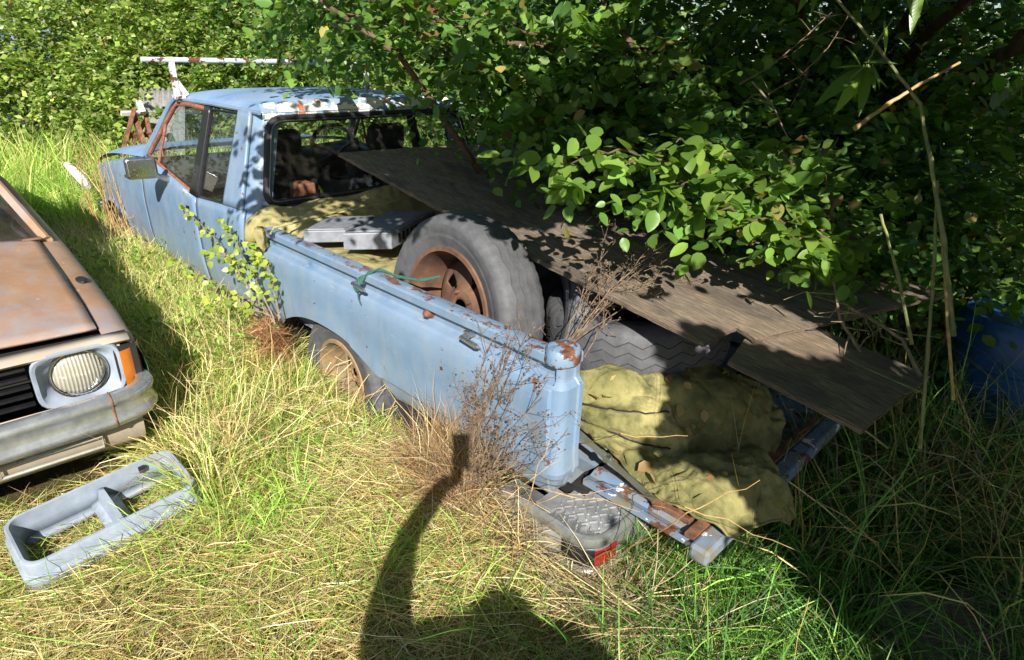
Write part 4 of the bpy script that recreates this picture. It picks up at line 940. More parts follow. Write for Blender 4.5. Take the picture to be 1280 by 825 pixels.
def crown(name, parent, O, D, cols, rg, tmpl=LF4, nl=11, L=.06, step=.03, wid=1.0, beam=None):
    P, LD, N, LL = sprays(O, D, rg, nl, step, L)
    if beam is not None: k = beam(P+unit(LD)*LL[:, None]*.5); P, LD, N, LL = P[k], LD[k], N[k], LL[k]
    V, F = place_leaves(P, LD, N, LL, tmpl, wid)
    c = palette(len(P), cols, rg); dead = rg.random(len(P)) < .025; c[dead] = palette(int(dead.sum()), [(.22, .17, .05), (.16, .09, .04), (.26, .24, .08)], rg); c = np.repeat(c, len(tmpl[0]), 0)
    o = fast(name, V, F, m_leaf, parent, c, smooth=False); return o
def in_blobs(blobs, n, rg, shell=.45):
    """points in ellipsoids (centre, radii), more of them near the skin"""
    vol = np.array([b[1][0]*b[1][1]*b[1][2] for b in blobs])**.67; k = rg.choice(len(blobs), n, p=vol/vol.sum())
    d = unit(rg.normal(0, 1, (n, 3))); r = rg.random(n)**shell
    C = np.array([b[0] for b in blobs])[k]; R = np.array([b[1] for b in blobs])[k]; return C+d*R*r[:, None], d
def limb(mb, a, b, r0, r1, rnd, wob=.06, n=7, droop=0):
    a = np.array(a, float); b = np.array(b, float); L = np.linalg.norm(b-a); P = []
    for i in range(n):
        t = i/(n-1); P.append(a+(b-a)*t+np.array([rnd.gauss(0, 1), rnd.gauss(0, 1), rnd.gauss(0, 1)])*wob*L*.5*(t*(1-t)*4)**.5*.5+np.array([0, 0, droop*4*t*(1-t)]))
    mb.tube(P, [r0+(r1-r0)*i/(n-1) for i in range(n)], 8); return P
def tree(name, label, cat, base, blobs, nspray, cols, seed, trunk_r=.06, L=.06, tmpl=LF4, nl=11, group=None, step=.03, droop=-.25, keep=None, extra=None, limbs=True, wid=1.0, beam=None):
    r = np.random.default_rng(seed); rr = random.Random(seed); b = np.array([base[0], base[1], float(gh(base[0], base[1]))])
    e = thing(name, label, cat, tuple(b), group); mb = MB()
    top = np.mean([c for c, _ in blobs], axis=0)
    fork = b+np.array([(top[0]-b[0])*.3, (top[1]-b[1])*.3, max(.35, (top[2]-b[2])*.55)])
    limb(mb, b-np.array([0, 0, .1]), fork, trunk_r, trunk_r*.7, rr); mb.obj('trunk', m_bark, e)
    for c, R in blobs if limbs else []:
        m2 = MB(); P = limb(m2, fork, np.array(c), trunk_r*.30, trunk_r*.08, rr, .12)
        for q in range(3):
            d = np.array([rr.gauss(0, 1), rr.gauss(0, 1), rr.gauss(0, .6)]); d /= np.linalg.norm(d); limb(m2, P[-2-q % 2], np.array(c)+d*np.array(R)*.7, trunk_r*.10, trunk_r*.03, rr, .12, 5)
        m2.obj('limb', m_bark, e)
    O, d = in_blobs(blobs, nspray, r)
    D = d*.8+r.normal(0, .5, O.shape)+np.array([0, 0, droop])
    if keep is not None: k = keep(O); O, D = O[k], D[k]
    if extra is not None: O = np.concatenate([O, extra[0]]); D = np.concatenate([D, extra[1]])
    crown('crown', e, O, D, cols, r, tmpl, nl, L, step, wid, beam); return e
A3 = lambda px, py, d: at(px, py, d)
B = lambda px, py, d, rx, ry=None, rz=None: (at(px, py, d), (rx, ry or rx, rz or rx))
def clear(O, px=None):      # nothing may hang right in front of the lens
    x, y, z = pix(O); return ~((np.linalg.norm(O-CAMP, axis=1) < .75) | ((z > 0) & (z < 1.75) & (x > -60) & (x < 1340) & (y > -60) & (y < 880)))

# ---------------------------------------------------------------- shade crown: where the photograph's dapples come from
def inside(poly, n, rg):
    p = np.array(poly, float); lo, hi = p.min(0), p.max(0); out = []
    while len(out) < n:
        q = lo+(hi-lo)*rg.random(2); c = False
        for i in range(len(p)):
            a, b = p[i], p[i-1]
            if (a[1] > q[1]) != (b[1] > q[1]) and q[0] < (b[0]-a[0])*(q[1]-a[1])/(b[1]-a[1])+a[0]: c = not c
        if c: out.append(q)
    return np.array(out)
E1 = np.cross(SUN, [0, 0, 1]); E1 /= np.linalg.norm(E1); E2 = np.cross(E1, SUN)
ab = lambda P: np.stack([P@E1, P@E2], -1)
def surf(q, s):
    if s[0] == 'B': return np.array([onpl(*p, B0, BN) for p in q])
    if s[0] == 'd': return np.array([at(*p, s[1]+(s[2]-s[1])*rg.random()) for p in q])
    return np.array([on(*p, *s) for p in q])
SHADE = [([(960, 545), (1130, 520), (1300, 520), (1300, 840), (1120, 840), (1010, 730), (960, 660)], ('z', .2), 700),
         ([(815, 520), (880, 490), (940, 480), (985, 540), (965, 640), (930, 640), (900, 590), (850, 570)], ('z', .55), 110), ([(880, 0), (1280, 0), (1280, 360), (1100, 340), (1060, 210), (900, 165)], ('d', 2.4, 3.2), 260), ([(650, 95), (900, 0), (900, 150), (760, 172), (670, 160)], ('d', 2.5, 3.2), 30), ([(990, 500), (1110, 520), (1080, 600), (990, 650)], ('z', .44), 220), ([(1165, 380), (1300, 380), (1300, 540), (1165, 540)], ('d', 2.3, 2.7), 260),
         ([(345, 140), (470, 128), (590, 128), (598, 190), (520, 240), (440, 240), (480, 190), (430, 160)], ('x', 2.06), 110), ([(318, 140), (345, 150), (335, 250), (312, 250)], ('x', 2.06), 16), ([(340, 262), (520, 236), (520, 252), (380, 275)], ('x', 2.05), 34),
         ([(470, 255), (560, 245), (580, 280), (500, 300)], ('z', .93), 44),
         ([(380, 110), (520, 112), (580, 122), (420, 124)], ('z', 1.45), 70),
         ([(430, 190), (650, 186), (760, 215), (860, 300), (800, 330), (640, 275), (520, 235)], 'B', 900),
         ([(900, 330), (1040, 340), (1130, 400), (1000, 370)], 'B', 240),
         ([(840, 415), (940, 440), (1100, 470), (1140, 500), (1070, 540), (930, 465), (880, 435)], 'B', 300)]
LIT = [([(640, 288), (700, 292), (760, 322), (800, 352), (780, 372), (700, 330)], 'B', 120), ([(820, 385), (880, 372), (960, 385), (1040, 425), (1040, 445), (920, 415)], 'B', 140),
       ([(725, 468), (800, 468), (810, 520), (790, 570), (730, 530)], ('z', .58), 90), ([(830, 585), (880, 600), (930, 640), (900, 655), (830, 620)], ('z', .49), 60),
       ([(725, 425), (790, 405), (800, 455), (730, 455)], ('z', .75), 60), ([(735, 600), (880, 690), (905, 665), (770, 590)], ('z', .44), 60),
       ([(500, 330), (590, 280), (660, 340), (660, 400), (600, 400)], ('y', -.2), 80), ([(100, 600), (600, 640), (600, 400), (100, 400)], ('z', .22), 60),
       ([(560, 690), (960, 700), (1040, 800), (640, 815)], ('z', .2), 90), ([(305, 290), (690, 460), (690, 610), (400, 420)], ('y', 0), 140)]
SHADE = [(p, s if isinstance(s, tuple) else (s,), n) for p, s, n in SHADE]; LIT = [(p, s if isinstance(s, tuple) else (s,), n) for p, s, n in LIT]
LITD = [([(365, 0), (640, -10), (640, 100), (560, 85), (470, 55), (380, 40)], 2.6, 3.3, 130), ([(640, 0), (760, 0), (720, 90), (650, 110)], 2.6, 3.0, 30)]
lit = np.concatenate([ab(surf(inside(p, n, rg), ('d', a, b))) for p, a, b, n in LITD]+[ab(surf(inside(p, n, rg), s)) for p, s, n in LIT]+[ab(surf(inside([(670, 190), (860, 185), (1040, 250), (1060, 320), (960, 300), (860, 260), (760, 225)], 90, rg), ('d', 1.6, 2.0)))])
lit_s = np.concatenate([ab(surf(inside(p, n*2, rg), s)) for p, s, n in LIT]); lit_all = np.concatenate([lit_s, lit])
def beams(P):
    x, y, z = pix(P); vis = (z > 0) & (x > -60) & (x < 1340) & (y > -30) & (y < 880); q = ab(P); out = np.ones(len(P), bool)
    for i in range(0, len(P), 4000):
        s = slice(i, i+4000); d1 = np.min(((q[s, None]-lit_s[None])**2).sum(-1), 1); d2 = np.min(((q[s, None]-lit_all[None])**2).sum(-1), 1); out[s] = np.where(vis[s], d1 > .027**2, d2 > .042**2)
    near_ = (z > 0) & (z < 2.0) & (x > -150) & (x < 1430) & (y > -150) & (y < 980)
    return out & ~((z > 0) & near_ & ((z < 1.9)))
def shade_points(lst, t0, t1, seed):
    r = np.random.default_rng(seed); out = []
    for p, s, n in lst:
        for P in surf(inside(p, n, r), s):
            if np.min(np.sum((lit-ab(P[None]))**2, 1)) < .04**2: continue
            for _ in range(8):
                Q = P-SUN*r.uniform(t0, t1); x, y, z = pix(Q[None])
                mg = 260 if z[0] < 2.1 else 70; vis = z[0] > 0 and -mg < x[0] < 1280+mg and -mg < y[0] < 825+mg
                if not vis and np.linalg.norm(Q-CAMP) > .8: out.append(Q); break
    return np.array(out)
def sunny(O):      # keep clear of the lens and of the beams that reach the lit spots
    x, y, z = pix(O); vis = (z > 0) & (x > -60) & (x < 1340) & (y > -60) & (y < 880)
    vis_ok = ~((z > 0) & (x > -60) & (x < 690) & (y < 880) & (y > np.interp(x, [250, 380, 470, 520, 560, 610, 690], [-10, 30, 48, 62, 95, 120, 150])))
    q = ab(O); dm = np.array([np.min(np.sum((lit-p)**2, 1)) for p in q]); return clear(O) & vis_ok & (vis | (dm > .07**2))
SP = shade_points(SHADE[1:], 1.6, 2.8, 3); SG = shade_points(SHADE[:1], 1.9, 3.2, 5)

# ---------------------------------------------------------------- the big tree at the right and its canopy
r1 = np.random.default_rng(21)
over = [B(440, -5, 3.2, .30, .30, .26), B(520, 40, 3.0, .28, .28, .20), B(600, 50, 2.8, .30, .30, .26), B(620, 110, 3.1, .22, .22, .16), B(380, -20, 3.4, .26), B(670, 140, 3.2, .30, .30, .2),
        B(690, 60, 2.8, .34, .34, .34), B(720, 140, 2.9, .30, .30, .24), B(800, 60, 2.9, .36), B(800, 150, 2.8, .28, .28, .2), B(900, 70, 3.1, .40), B(860, 180, 2.7, .24, .24, .16),
        B(960, 190, 2.8, .30, .30, .22), B(1040, 230, 2.7, .30, .30, .22), B(1010, 60, 3.3, .42), B(1120, 60, 3.4, .46), B(1150, 200, 3.0, .34), B(1250, 120, 3.2, .5), B(1230, 300, 2.9, .34), B(700, 190, 3.2, .3, .3, .18)]
canopy = [((-1.3, -.9, 2.9), (.7, .7, .4)), ((-.6, -1.3, 2.8), (.7, .7, .4)), ((.1, -1.2, 2.75), (.7, .6, .4)), ((.2, -2.0, 3.0), (.8, .8, .5)), ((-.9, -2.1, 3.1), (.9, .8, .5)), ((1.0, -1.6, 2.8), (.7, .7, .5)), ((1.2, -2.6, 3.2), (.8, .8, .6)), ((-1.9, -1.5, 3.0), (.8, .8, .5)), ((.5, -.75, 2.65), (.5, .35, .3)), ((-1.9, -.6, 2.7), (.6, .5, .4))]
tree('elm_tree', 'large broad leaved tree at the right with branches hanging over the truck', 'tree', (.6, -4.4), over+canopy, 4200, OVERG, 31, .13, .074, LF8, 12, keep=sunny, beam=beams,
     extra=(SP, unit(r1.normal(0, 1, SP.shape)+np.array([0, 0, -.2]))))
tree('shade_tree', 'leafy shrub outside the picture casting shade on the lower right grass', 'tree', (-2.9, -.3), [((-2.3, .3, 1.9), (.5, .5, .4)), ((-2.7, -.3, 2.0), (.6, .6, .6)), ((-2.4, -.9, 1.6), (.5, .5, .6))], 160, MIDG, 33, .07, .065, LF8, 11, keep=clear, beam=beams, extra=(SG, unit(r1.normal(0, 1, SG.shape))))

# dark thicket behind the boards
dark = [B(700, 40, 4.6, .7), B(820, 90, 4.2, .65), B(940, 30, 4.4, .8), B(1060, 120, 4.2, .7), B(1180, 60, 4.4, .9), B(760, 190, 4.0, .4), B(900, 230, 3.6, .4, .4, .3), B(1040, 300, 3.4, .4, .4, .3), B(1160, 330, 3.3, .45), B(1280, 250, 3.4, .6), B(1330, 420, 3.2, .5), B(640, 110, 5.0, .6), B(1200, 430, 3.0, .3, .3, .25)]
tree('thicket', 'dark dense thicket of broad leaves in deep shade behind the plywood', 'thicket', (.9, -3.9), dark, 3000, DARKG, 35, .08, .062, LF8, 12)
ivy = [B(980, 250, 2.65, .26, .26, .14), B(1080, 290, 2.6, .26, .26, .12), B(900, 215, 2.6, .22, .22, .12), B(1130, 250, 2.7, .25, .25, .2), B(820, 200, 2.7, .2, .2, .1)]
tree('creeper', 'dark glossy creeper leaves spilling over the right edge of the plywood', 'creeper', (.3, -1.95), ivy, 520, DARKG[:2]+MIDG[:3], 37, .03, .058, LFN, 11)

# sunlit hedge bushes far left and centre
hg = 'sunlit bushes beyond the truck'
def bush(label, base, blobs, n, cols, seed, L=.088, nl=9): tree('bush', label, 'bush', base, blobs, int(n*1.6), cols, seed, .05, L, LF4, nl, hg, step=.028, droop=-.05)
def bb(x, y, z, a, b=None, c=None): return ((x, y, z), (a, b or a, c or a))
def grp(pts, d, rad): return [B(px, py, d+dd, rad*s) for px, py, dd, s in pts]
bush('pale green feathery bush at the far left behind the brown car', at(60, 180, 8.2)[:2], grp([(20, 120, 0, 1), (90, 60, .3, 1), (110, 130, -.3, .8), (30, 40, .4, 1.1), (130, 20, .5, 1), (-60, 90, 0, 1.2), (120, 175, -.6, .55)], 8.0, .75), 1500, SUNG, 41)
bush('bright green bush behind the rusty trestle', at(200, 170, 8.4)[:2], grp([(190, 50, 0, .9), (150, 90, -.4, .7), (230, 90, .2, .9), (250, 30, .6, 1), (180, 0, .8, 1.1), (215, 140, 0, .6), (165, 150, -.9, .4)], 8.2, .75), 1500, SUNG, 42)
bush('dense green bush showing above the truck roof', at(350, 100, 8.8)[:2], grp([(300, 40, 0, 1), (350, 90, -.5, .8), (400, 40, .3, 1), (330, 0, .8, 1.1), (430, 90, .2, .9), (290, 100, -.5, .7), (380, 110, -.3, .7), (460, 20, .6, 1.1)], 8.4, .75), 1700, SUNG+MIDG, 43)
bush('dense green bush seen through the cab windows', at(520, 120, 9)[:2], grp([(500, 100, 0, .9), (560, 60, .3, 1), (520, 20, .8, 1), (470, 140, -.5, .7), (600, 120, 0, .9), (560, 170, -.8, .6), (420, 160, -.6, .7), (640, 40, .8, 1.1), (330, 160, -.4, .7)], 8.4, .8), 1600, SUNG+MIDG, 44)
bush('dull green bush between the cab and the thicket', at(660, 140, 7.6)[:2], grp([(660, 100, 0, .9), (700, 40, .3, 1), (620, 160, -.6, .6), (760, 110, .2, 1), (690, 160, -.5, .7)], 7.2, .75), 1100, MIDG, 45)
far = [((14, -8, 2), (2.5, 4, 2.6)), ((15, -2, 2.2), (2.5, 4, 2.8)), ((13, 4, 2), (2.5, 4, 2.6)), ((10, -11, 2.2), (3, 3, 2.8)), ((4.5, -9, 2.2), (3, 2.5, 3)), ((-1, -8, 2.2), (3, 2.5, 3)), ((-5, -6, 2.2), (2.5, 2.5, 3)), ((12.5, 8, 2), (2.5, 3, 2.6)), ((14, -5, 4), (2, 6, 2))]
r9 = np.random.default_rng(50); O, d = in_blobs(far, 9000, r9, .3)
fo = crown('distant_hedge', None, O, d+r9.normal(0, .5, O.shape), SUNG+MIDG+DARKG[:1], r9, LF4, 8, .17, .09); fo['kind'] = 'stuff'

# the sunlit branch over the plywood: its leaves are parts
SB = thing('leafy_branch', 'bright sunlit leafy branch reaching left over the plywood sheet', 'branch', tuple(at(1080, 290, 2.1)))
def leaf_mesh(name, L=1., wid=.62, seed=0):
    r = random.Random(seed); V = []; F = []; n = 7
    for i in range(n):
        t = i/(n-1); w_ = wid*.5*math.sin(pi*min(1, t**.8))**.8*(1-.15*t) if 0 < t < 1 else 0
        wob = 1+.06*sin(9*t+seed)
        for s in (-1, 0, 1): V.append((t, s*w_*wob, -.10*t*t+abs(s)*(.10-.04*t)*w_*2+.0))
    for i in range(n-1):
        for s in (0, 1): a = i*3+s; F.append((a, a+3, a+4, a+1))
    me = bpy.data.meshes.new(name); me.from_pydata(V, [], F); me.update(); me.polygons.foreach_set('use_smooth', np.ones(len(F), bool)); me.materials.append(m_bright); return me
LM = [leaf_mesh('leaf', 1, .66, 1), leaf_mesh('leaf', 1, .70, 2), leaf_mesh('leaf', 1, .55, 3)]
def leaf_part(parent, P, D, N, L, mesh):
    D = Vector(D).normalized(); S = Vector(N).cross(D).normalized(); N2 = D.cross(S); o = bpy.data.objects.new('leaf', mesh); COL.objects.link(o)
    o.matrix_basis = Matrix(((D[0]*L, S[0]*L, N2[0]*L, P[0]), (D[1]*L, S[1]*L, N2[1]*L, P[1]), (D[2]*L, S[2]*L, N2[2]*L, P[2]), (0, 0, 0, 1)))
    o.parent = parent; o.matrix_parent_inverse = Matrix.Translation(-Vector(parent['base'])); return o
paths = [[(1085, 300, 2.1), (980, 235, 2.0), (860, 190, 1.85), (760, 192, 1.75), (668, 206, 1.68)], [(1000, 245, 2.0), (930, 215, 1.85), (880, 180, 1.75), (845, 178, 1.7)],
         [(1000, 250, 2.05), (920, 235, 1.9), (850, 232, 1.8), (830, 240, 1.78)], [(1060, 290, 2.1), (980, 280, 1.95), (900, 262, 1.85), (850, 262, 1.82)], [(1070, 300, 2.1), (1020, 300, 1.95), (975, 290, 1.9)],
         [(1085, 300, 2.1), (1060, 305, 2.0), (1010, 315, 1.95)], [(960, 225, 1.95), (900, 195, 1.8), (800, 205, 1.75), (740, 215, 1.7)], [(1000, 245, 2.0), (985, 200, 1.85), (960, 180, 1.8)], [(1040, 285, 2.05), (1040, 250, 1.95), (1030, 220, 1.9)]]
rl = random.Random(61); tm = MB(); nleaf = 0
for pth in paths:
    C = [at(*p) for p in pth]; Q = []
    for i in range(len(C)-1):
        for t in np.linspace(0, 1, 9)[:-1]: Q.append(C[i]*(1-t)+C[i+1]*t+np.array([0, 0, .012*sin(9*t)]))
    Q.append(C[-1]); tm.tube(Q, [.007-.0055*i/(len(Q)-1) for i in range(len(Q))], 6)
    for i in range(4, len(Q)):
        d = Q[i]-Q[i-1]; d /= np.linalg.norm(d); sd = np.cross(d, [0, 0, 1]); sd /= np.linalg.norm(sd)
        for s in ((1, -1) if i % 4 else (1, -1, 1)):
            if nleaf >= 295: break
            D = d*rl.uniform(.3, .9)+sd*s*rl.uniform(.5, 1)+np.array([rl.gauss(0, .25), rl.gauss(0, .25), rl.gauss(-.2, .25)])
            N = np.array([rl.gauss(-.2, .55), rl.gauss(.15, .55), 1]); L = rl.uniform(.042, .094)*(1.0 if i < len(Q)-3 else .75)
            leaf_part(SB, Q[i]+D/np.linalg.norm(D)*.008, D, N, L, LM[rl.randrange(3)]); nleaf += 1
tm.obj('stem', m_bark, SB)
rb_ = np.random.default_rng(66); O = []; D_ = []
for pth in paths:
    for _ in range(17):
        i = rb_.integers(0, len(pth)-1); t = rb_.random(); a, b = at(*pth[i]), at(*pth[i+1]); O.append(a*(1-t)+b*t+rb_.normal(0, .035, 3)+np.array([0, 0, -.02])); D_.append((b-a)/np.linalg.norm(b-a)*.6+rb_.normal(0, .55, 3)+np.array([0, 0, -.2]))
o = crown('foliage', SB, np.array(O), np.array(D_), [(.10, .20, .035), (.13, .23, .045), (.07, .15, .03), (.16, .25, .05)], rb_, LFN, 6, .060, .026); o['kind'] = 'stuff'
# dark boughs that show through the leaves
for k, P in enumerate(([(650, 260, 3.4), (600, 215, 3.2), (500, 70, 3.0), (440, 28, 2.95), (400, 0, 2.9)], [(850, 100, 2.9), (800, 70, 2.8), (760, 15, 2.75), (745, -20, 2.75)])):
    tb = MB(); C = [at(*p) for p in P]; tb.tube(C, np.linspace(.022, .008, len(C)), 8)
    tag(tb.obj('bough', m_bark, None), ('thin brown bough slanting across the leaves above the cab roof', 'dark bough crossing the shaded leaves right of the cab')[k], 'branch')
# ---------------------------------------------------------------- grass, hay, weeds
def blades(P, az, tilt, bend, L, W, col, rg, K=4, roll=.5):
    n = len(P); cen = np.zeros((n, K+1, 3)); cen[:, 0] = P; h = np.stack([np.cos(az), np.sin(az), np.zeros(n)], -1); kink = rg.normal(0, .18, (n, K))
    side0 = np.stack([-np.sin(az), np.cos(az), np.zeros(n)], -1); wig = np.cumsum(rg.normal(0, .10, (n, K)), 1)
    for i in range(K):
        th = tilt+bend*(i+.5)/K+kink[:, i]*.5; st = h*np.sin(th)[:, None]+np.array([0, 0, 1.])*np.cos(th)[:, None]+side0*wig[:, i, None]
        cen[:, i+1] = cen[:, i]+st*(L/K)[:, None]
    ra = rg.normal(0, roll, n); side = side0*np.cos(ra)[:, None]+np.cross(h, side0)*np.sin(ra)[:, None]+np.array([0, 0, 1.])*np.sin(ra)[:, None]*.5; side = unit(side)
    wf = np.array([.8, 1, .9, .65, .12]) if K == 4 else np.linspace(1, .25, K+1)
    V = np.stack([cen-side[:, None]*(W[:, None]*wf)[..., None]*.5, cen+side[:, None]*(W[:, None]*wf)[..., None]*.5], 2)
    i = np.arange(K); f = np.stack([i*2, i*2+1, i*2+3, i*2+2], -1); F = f[None]+(np.arange(n)*(2*K+2))[:, None, None]
    c = np.repeat(col, 2*K+2, 0); t = np.tile(np.repeat(np.linspace(0, 1, K+1), 2), n)[:, None]
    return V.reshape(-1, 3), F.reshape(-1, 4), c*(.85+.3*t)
STRAW = [lin(212, 194, 144), lin(194, 170, 120), lin(174, 146, 98), lin(226, 212, 168), lin(146, 116, 76)]
HAYG = [lin(158, 166, 92), lin(140, 158, 80), lin(186, 186, 116)]
GREEN = [lin(122, 168, 66), lin(104, 152, 58), lin(148, 182, 78), lin(170, 190, 92)]
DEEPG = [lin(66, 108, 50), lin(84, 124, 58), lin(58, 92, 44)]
GREY = [lin(150, 140, 118), lin(120, 108, 88), lin(168, 156, 130), lin(96, 82, 64)]
def far_from_lens(P): return np.linalg.norm(P-CAMP, axis=1) > .55
def in_car(x, y):
    q = np.stack([x-CO[0], y-CO[1]], -1); u = q@cex; v = q@cey; return (u > -.05) & (u < 4.1) & (v > .03) & (v < CW-.03)
def in_truck(x, y): return (y < -.03) & (y > -1.57) & (x > -.15) & (x < 5.0)
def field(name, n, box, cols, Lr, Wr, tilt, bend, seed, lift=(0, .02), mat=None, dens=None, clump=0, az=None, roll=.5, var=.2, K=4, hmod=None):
    r = np.random.default_rng(seed); x = r.uniform(box[0], box[1], n); y = r.uniform(box[2], box[3], n); azv = r.uniform(0, 2*pi, n)
    if clump:
        m = max(1, n//clump); cx = r.uniform(box[0], box[1], m); cy = r.uniform(box[2], box[3], m); k = r.integers(0, m, n); x = cx[k]+r.normal(0, .035, n); y = cy[k]+r.normal(0, .035, n)
        azv = np.arctan2(y-cy[k], x-cx[k])+r.normal(0, .6, n)
    ok = ~in_car(x, y) & ~in_truck(x, y)
    if dens is not None: ok &= r.random(n) < dens(x, y)
    x, y, azv = x[ok], y[ok], azv[ok]; n = len(x)
    if az is not None: azv = r.normal(az[0], az[1], n)
    P = np.stack([x, y, gh(x, y)+r.uniform(*lift, n)], -1); k = far_from_lens(P); P, azv = P[k], azv[k]; n = len(P)
    L = r.uniform(*Lr, n)
    if hmod is not None: L *= hmod(P[:, 0], P[:, 1])
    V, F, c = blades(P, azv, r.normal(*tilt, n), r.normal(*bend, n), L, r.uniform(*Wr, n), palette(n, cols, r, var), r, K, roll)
    k = V[:, 2] < gh(V[:, 0], V[:, 1])+.004; V[k, 2] = gh(V[k, 0], V[k, 1])+.004+.01*r.random(k.sum())
    o = fast(name, V, F, mat or m_straw, None, c); o['kind'] = 'stuff'; return o
near = lambda x, y: np.exp(-np.clip(np.hypot(x+1.0, y-1.25)-2.2, 0, 99)/1.3)
clearing = lambda x, y: (1-np.exp(-(((x+.06)/.30)**2+((y-.02)/.17)**2)**2*.8))*(1-.93*np.exp(-(((x+.98)/.22)**2+((y+.66)/.34)**2)**2))
# flattened hay over the cut ground
hay = lambda x, y: np.clip(1.25-np.clip(x-1.0, 0, 9)*1.0, 0, 1)*np.clip(1.1-np.clip(-.15-y, 0, 9)*3, 0, 1)
field('hay', 78000, (-1.1, 2.2, -.45, 1.9), STRAW+STRAW[:2]+HAYG[:2], (.05, .20), (.0009, .0026), (1.53, .09), (0, .16), 71, (.0, .055), m_straw, hay, roll=.9, var=.28)
field('hay_flecks', 46000, (-1.1, 1.9, -.4, 1.8), STRAW+STRAW[3:]+GREY[1:2]+HAYG[:2], (.025, .09), (.0009, .0026), (1.5, .25), (0, .3), 72, (.0, .04), m_straw, hay, roll=1.2, var=.35, K=2)
field('cut_grass', 14000, (-1.1, 2.4, -.3, 1.9), HAYG+GREEN, (.08, .24), (.0016, .0036), (1.40, .14), (.15, .25), 73, (.0, .05), m_grass, lambda x, y: hay(x, y)*(.25+.75*(np.sin(5*x+2)*np.sin(6*y+1) > -.1)), roll=.7)
field('grass_tufts', 12000, (-.9, 2.4, .0, 1.9), GREEN, (.08, .20), (.0022, .0048), (.55, .3), (.9, .4), 74, (0, .01), m_grass, lambda x, y: clearing(x, y)*(.15+.85*(np.sin(3.1*x+1.5)*np.sin(4.3*y+2*x) > .25))*np.clip(x+.4, .1, 1), clump=26)
# standing grass between the two vehicles and beyond
tall = lambda x, y: 1/(1+np.exp(-(x-1.15-.35*np.sin(5*y))*6))
field('tall_grass', 46000, (.8, 3.6, -.03, .74), GREEN+HAYG+STRAW[:2]+STRAW[3:4], (.20, .50), (.0026, .0058), (.35, .28), (1.0, .45), 75, (0, .01), m_grass, tall, clump=30, var=.28, hmod=lambda x, y: (.52+.26*np.clip((x-1.0)/1.5, 0, 1))*(1-.62*np.exp(-((x-1.3)/.42)**2)*np.clip((.5-y)/.3, 0, 1)))
field('tall_grass', 15000, (3.4, 7.5, -.03, .9), GREEN+GREEN+HAYG, (.25, .55), (.004, .008), (.3, .25), (.9, .4), 76, (0, .01), m_grass, None, clump=30, var=.28, hmod=lambda x, y: .55+.35*np.clip((x-4.5), 0, 1))
field('tall_grass', 16000, (4.9, 10, -4.5, 3.0), GREEN+HAYG+STRAW[:1], (.3, .8), (.006, .012), (.3, .25), (.8, .4), 77, (0, .01), m_grass, None, clump=30, var=.28)
field('dry_straw', 14000, (1.0, 4.8, -.03, .74), STRAW, (.16, .46), (.002, .004), (.75, .4), (.8, .5), 78, (0, .05), m_straw, lambda x, y: np.where((x < 1.75) & (y < .5), .22, 1.), var=.25)
field('tall_grass', 9000, (-2.0, 6, 1.9, 4.5), GREEN+HAYG, (.2, .45), (.005, .009), (.4, .3), (.9, .4), 79, (0, .01), m_grass, None, clump=25)
# darker, longer grass at the tail of the truck and at the right
rt = lambda x, y: np.clip((-x+.05)*2, 0, 1)
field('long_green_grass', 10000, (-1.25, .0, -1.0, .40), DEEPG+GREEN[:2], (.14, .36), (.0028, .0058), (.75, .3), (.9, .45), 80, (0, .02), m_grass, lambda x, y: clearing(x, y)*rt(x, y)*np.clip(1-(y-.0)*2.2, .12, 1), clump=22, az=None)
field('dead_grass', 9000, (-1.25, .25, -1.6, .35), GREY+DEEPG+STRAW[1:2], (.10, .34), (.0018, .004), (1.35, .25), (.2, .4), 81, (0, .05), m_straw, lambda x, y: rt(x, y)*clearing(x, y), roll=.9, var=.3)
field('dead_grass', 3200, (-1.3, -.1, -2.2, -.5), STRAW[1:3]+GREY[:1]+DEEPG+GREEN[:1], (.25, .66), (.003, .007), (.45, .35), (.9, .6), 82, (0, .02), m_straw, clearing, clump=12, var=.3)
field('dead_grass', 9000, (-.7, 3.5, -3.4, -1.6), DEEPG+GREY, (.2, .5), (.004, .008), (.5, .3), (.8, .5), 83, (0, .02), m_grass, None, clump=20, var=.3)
ro = np.random.default_rng(88); O = np.stack([ro.uniform(1.75, 4.0, 420), ro.uniform(.02, .72, 420), np.zeros(420)], -1); O[:, 2] = gh(O[:, 0], O[:, 1])+ro.uniform(.05, .28, 420)
fo = crown('broad_leaf_weeds', None, O, np.stack([ro.normal(0, 1, 420), ro.normal(0, 1, 420), np.full(420, .7)], -1), [(.16, .27, .05), (.22, .31, .07), (.12, .2, .04)], ro, LF8, 6, .036, .028); fo['kind'] = 'stuff'
O = np.stack([ro.uniform(-.7, 1.1, 130), ro.uniform(.05, 1.5, 130), np.zeros(130)], -1); O[:, 2] = gh(O[:, 0], O[:, 1])+.012
O = np.concatenate([O, S[ro.integers(15, 160, 22), ro.integers(8, 150, 22)]+np.array([-.004, .004, .012])])
fo = crown('dry_fallen_leaves', None, O, ro.normal(0, 1, (152, 3))*np.array([1, 1, .05]), [(.30, .19, .09), (.22, .13, .06), (.36, .27, .14)], ro, LF8, 2, .05, .05); fo['kind'] = 'stuff'
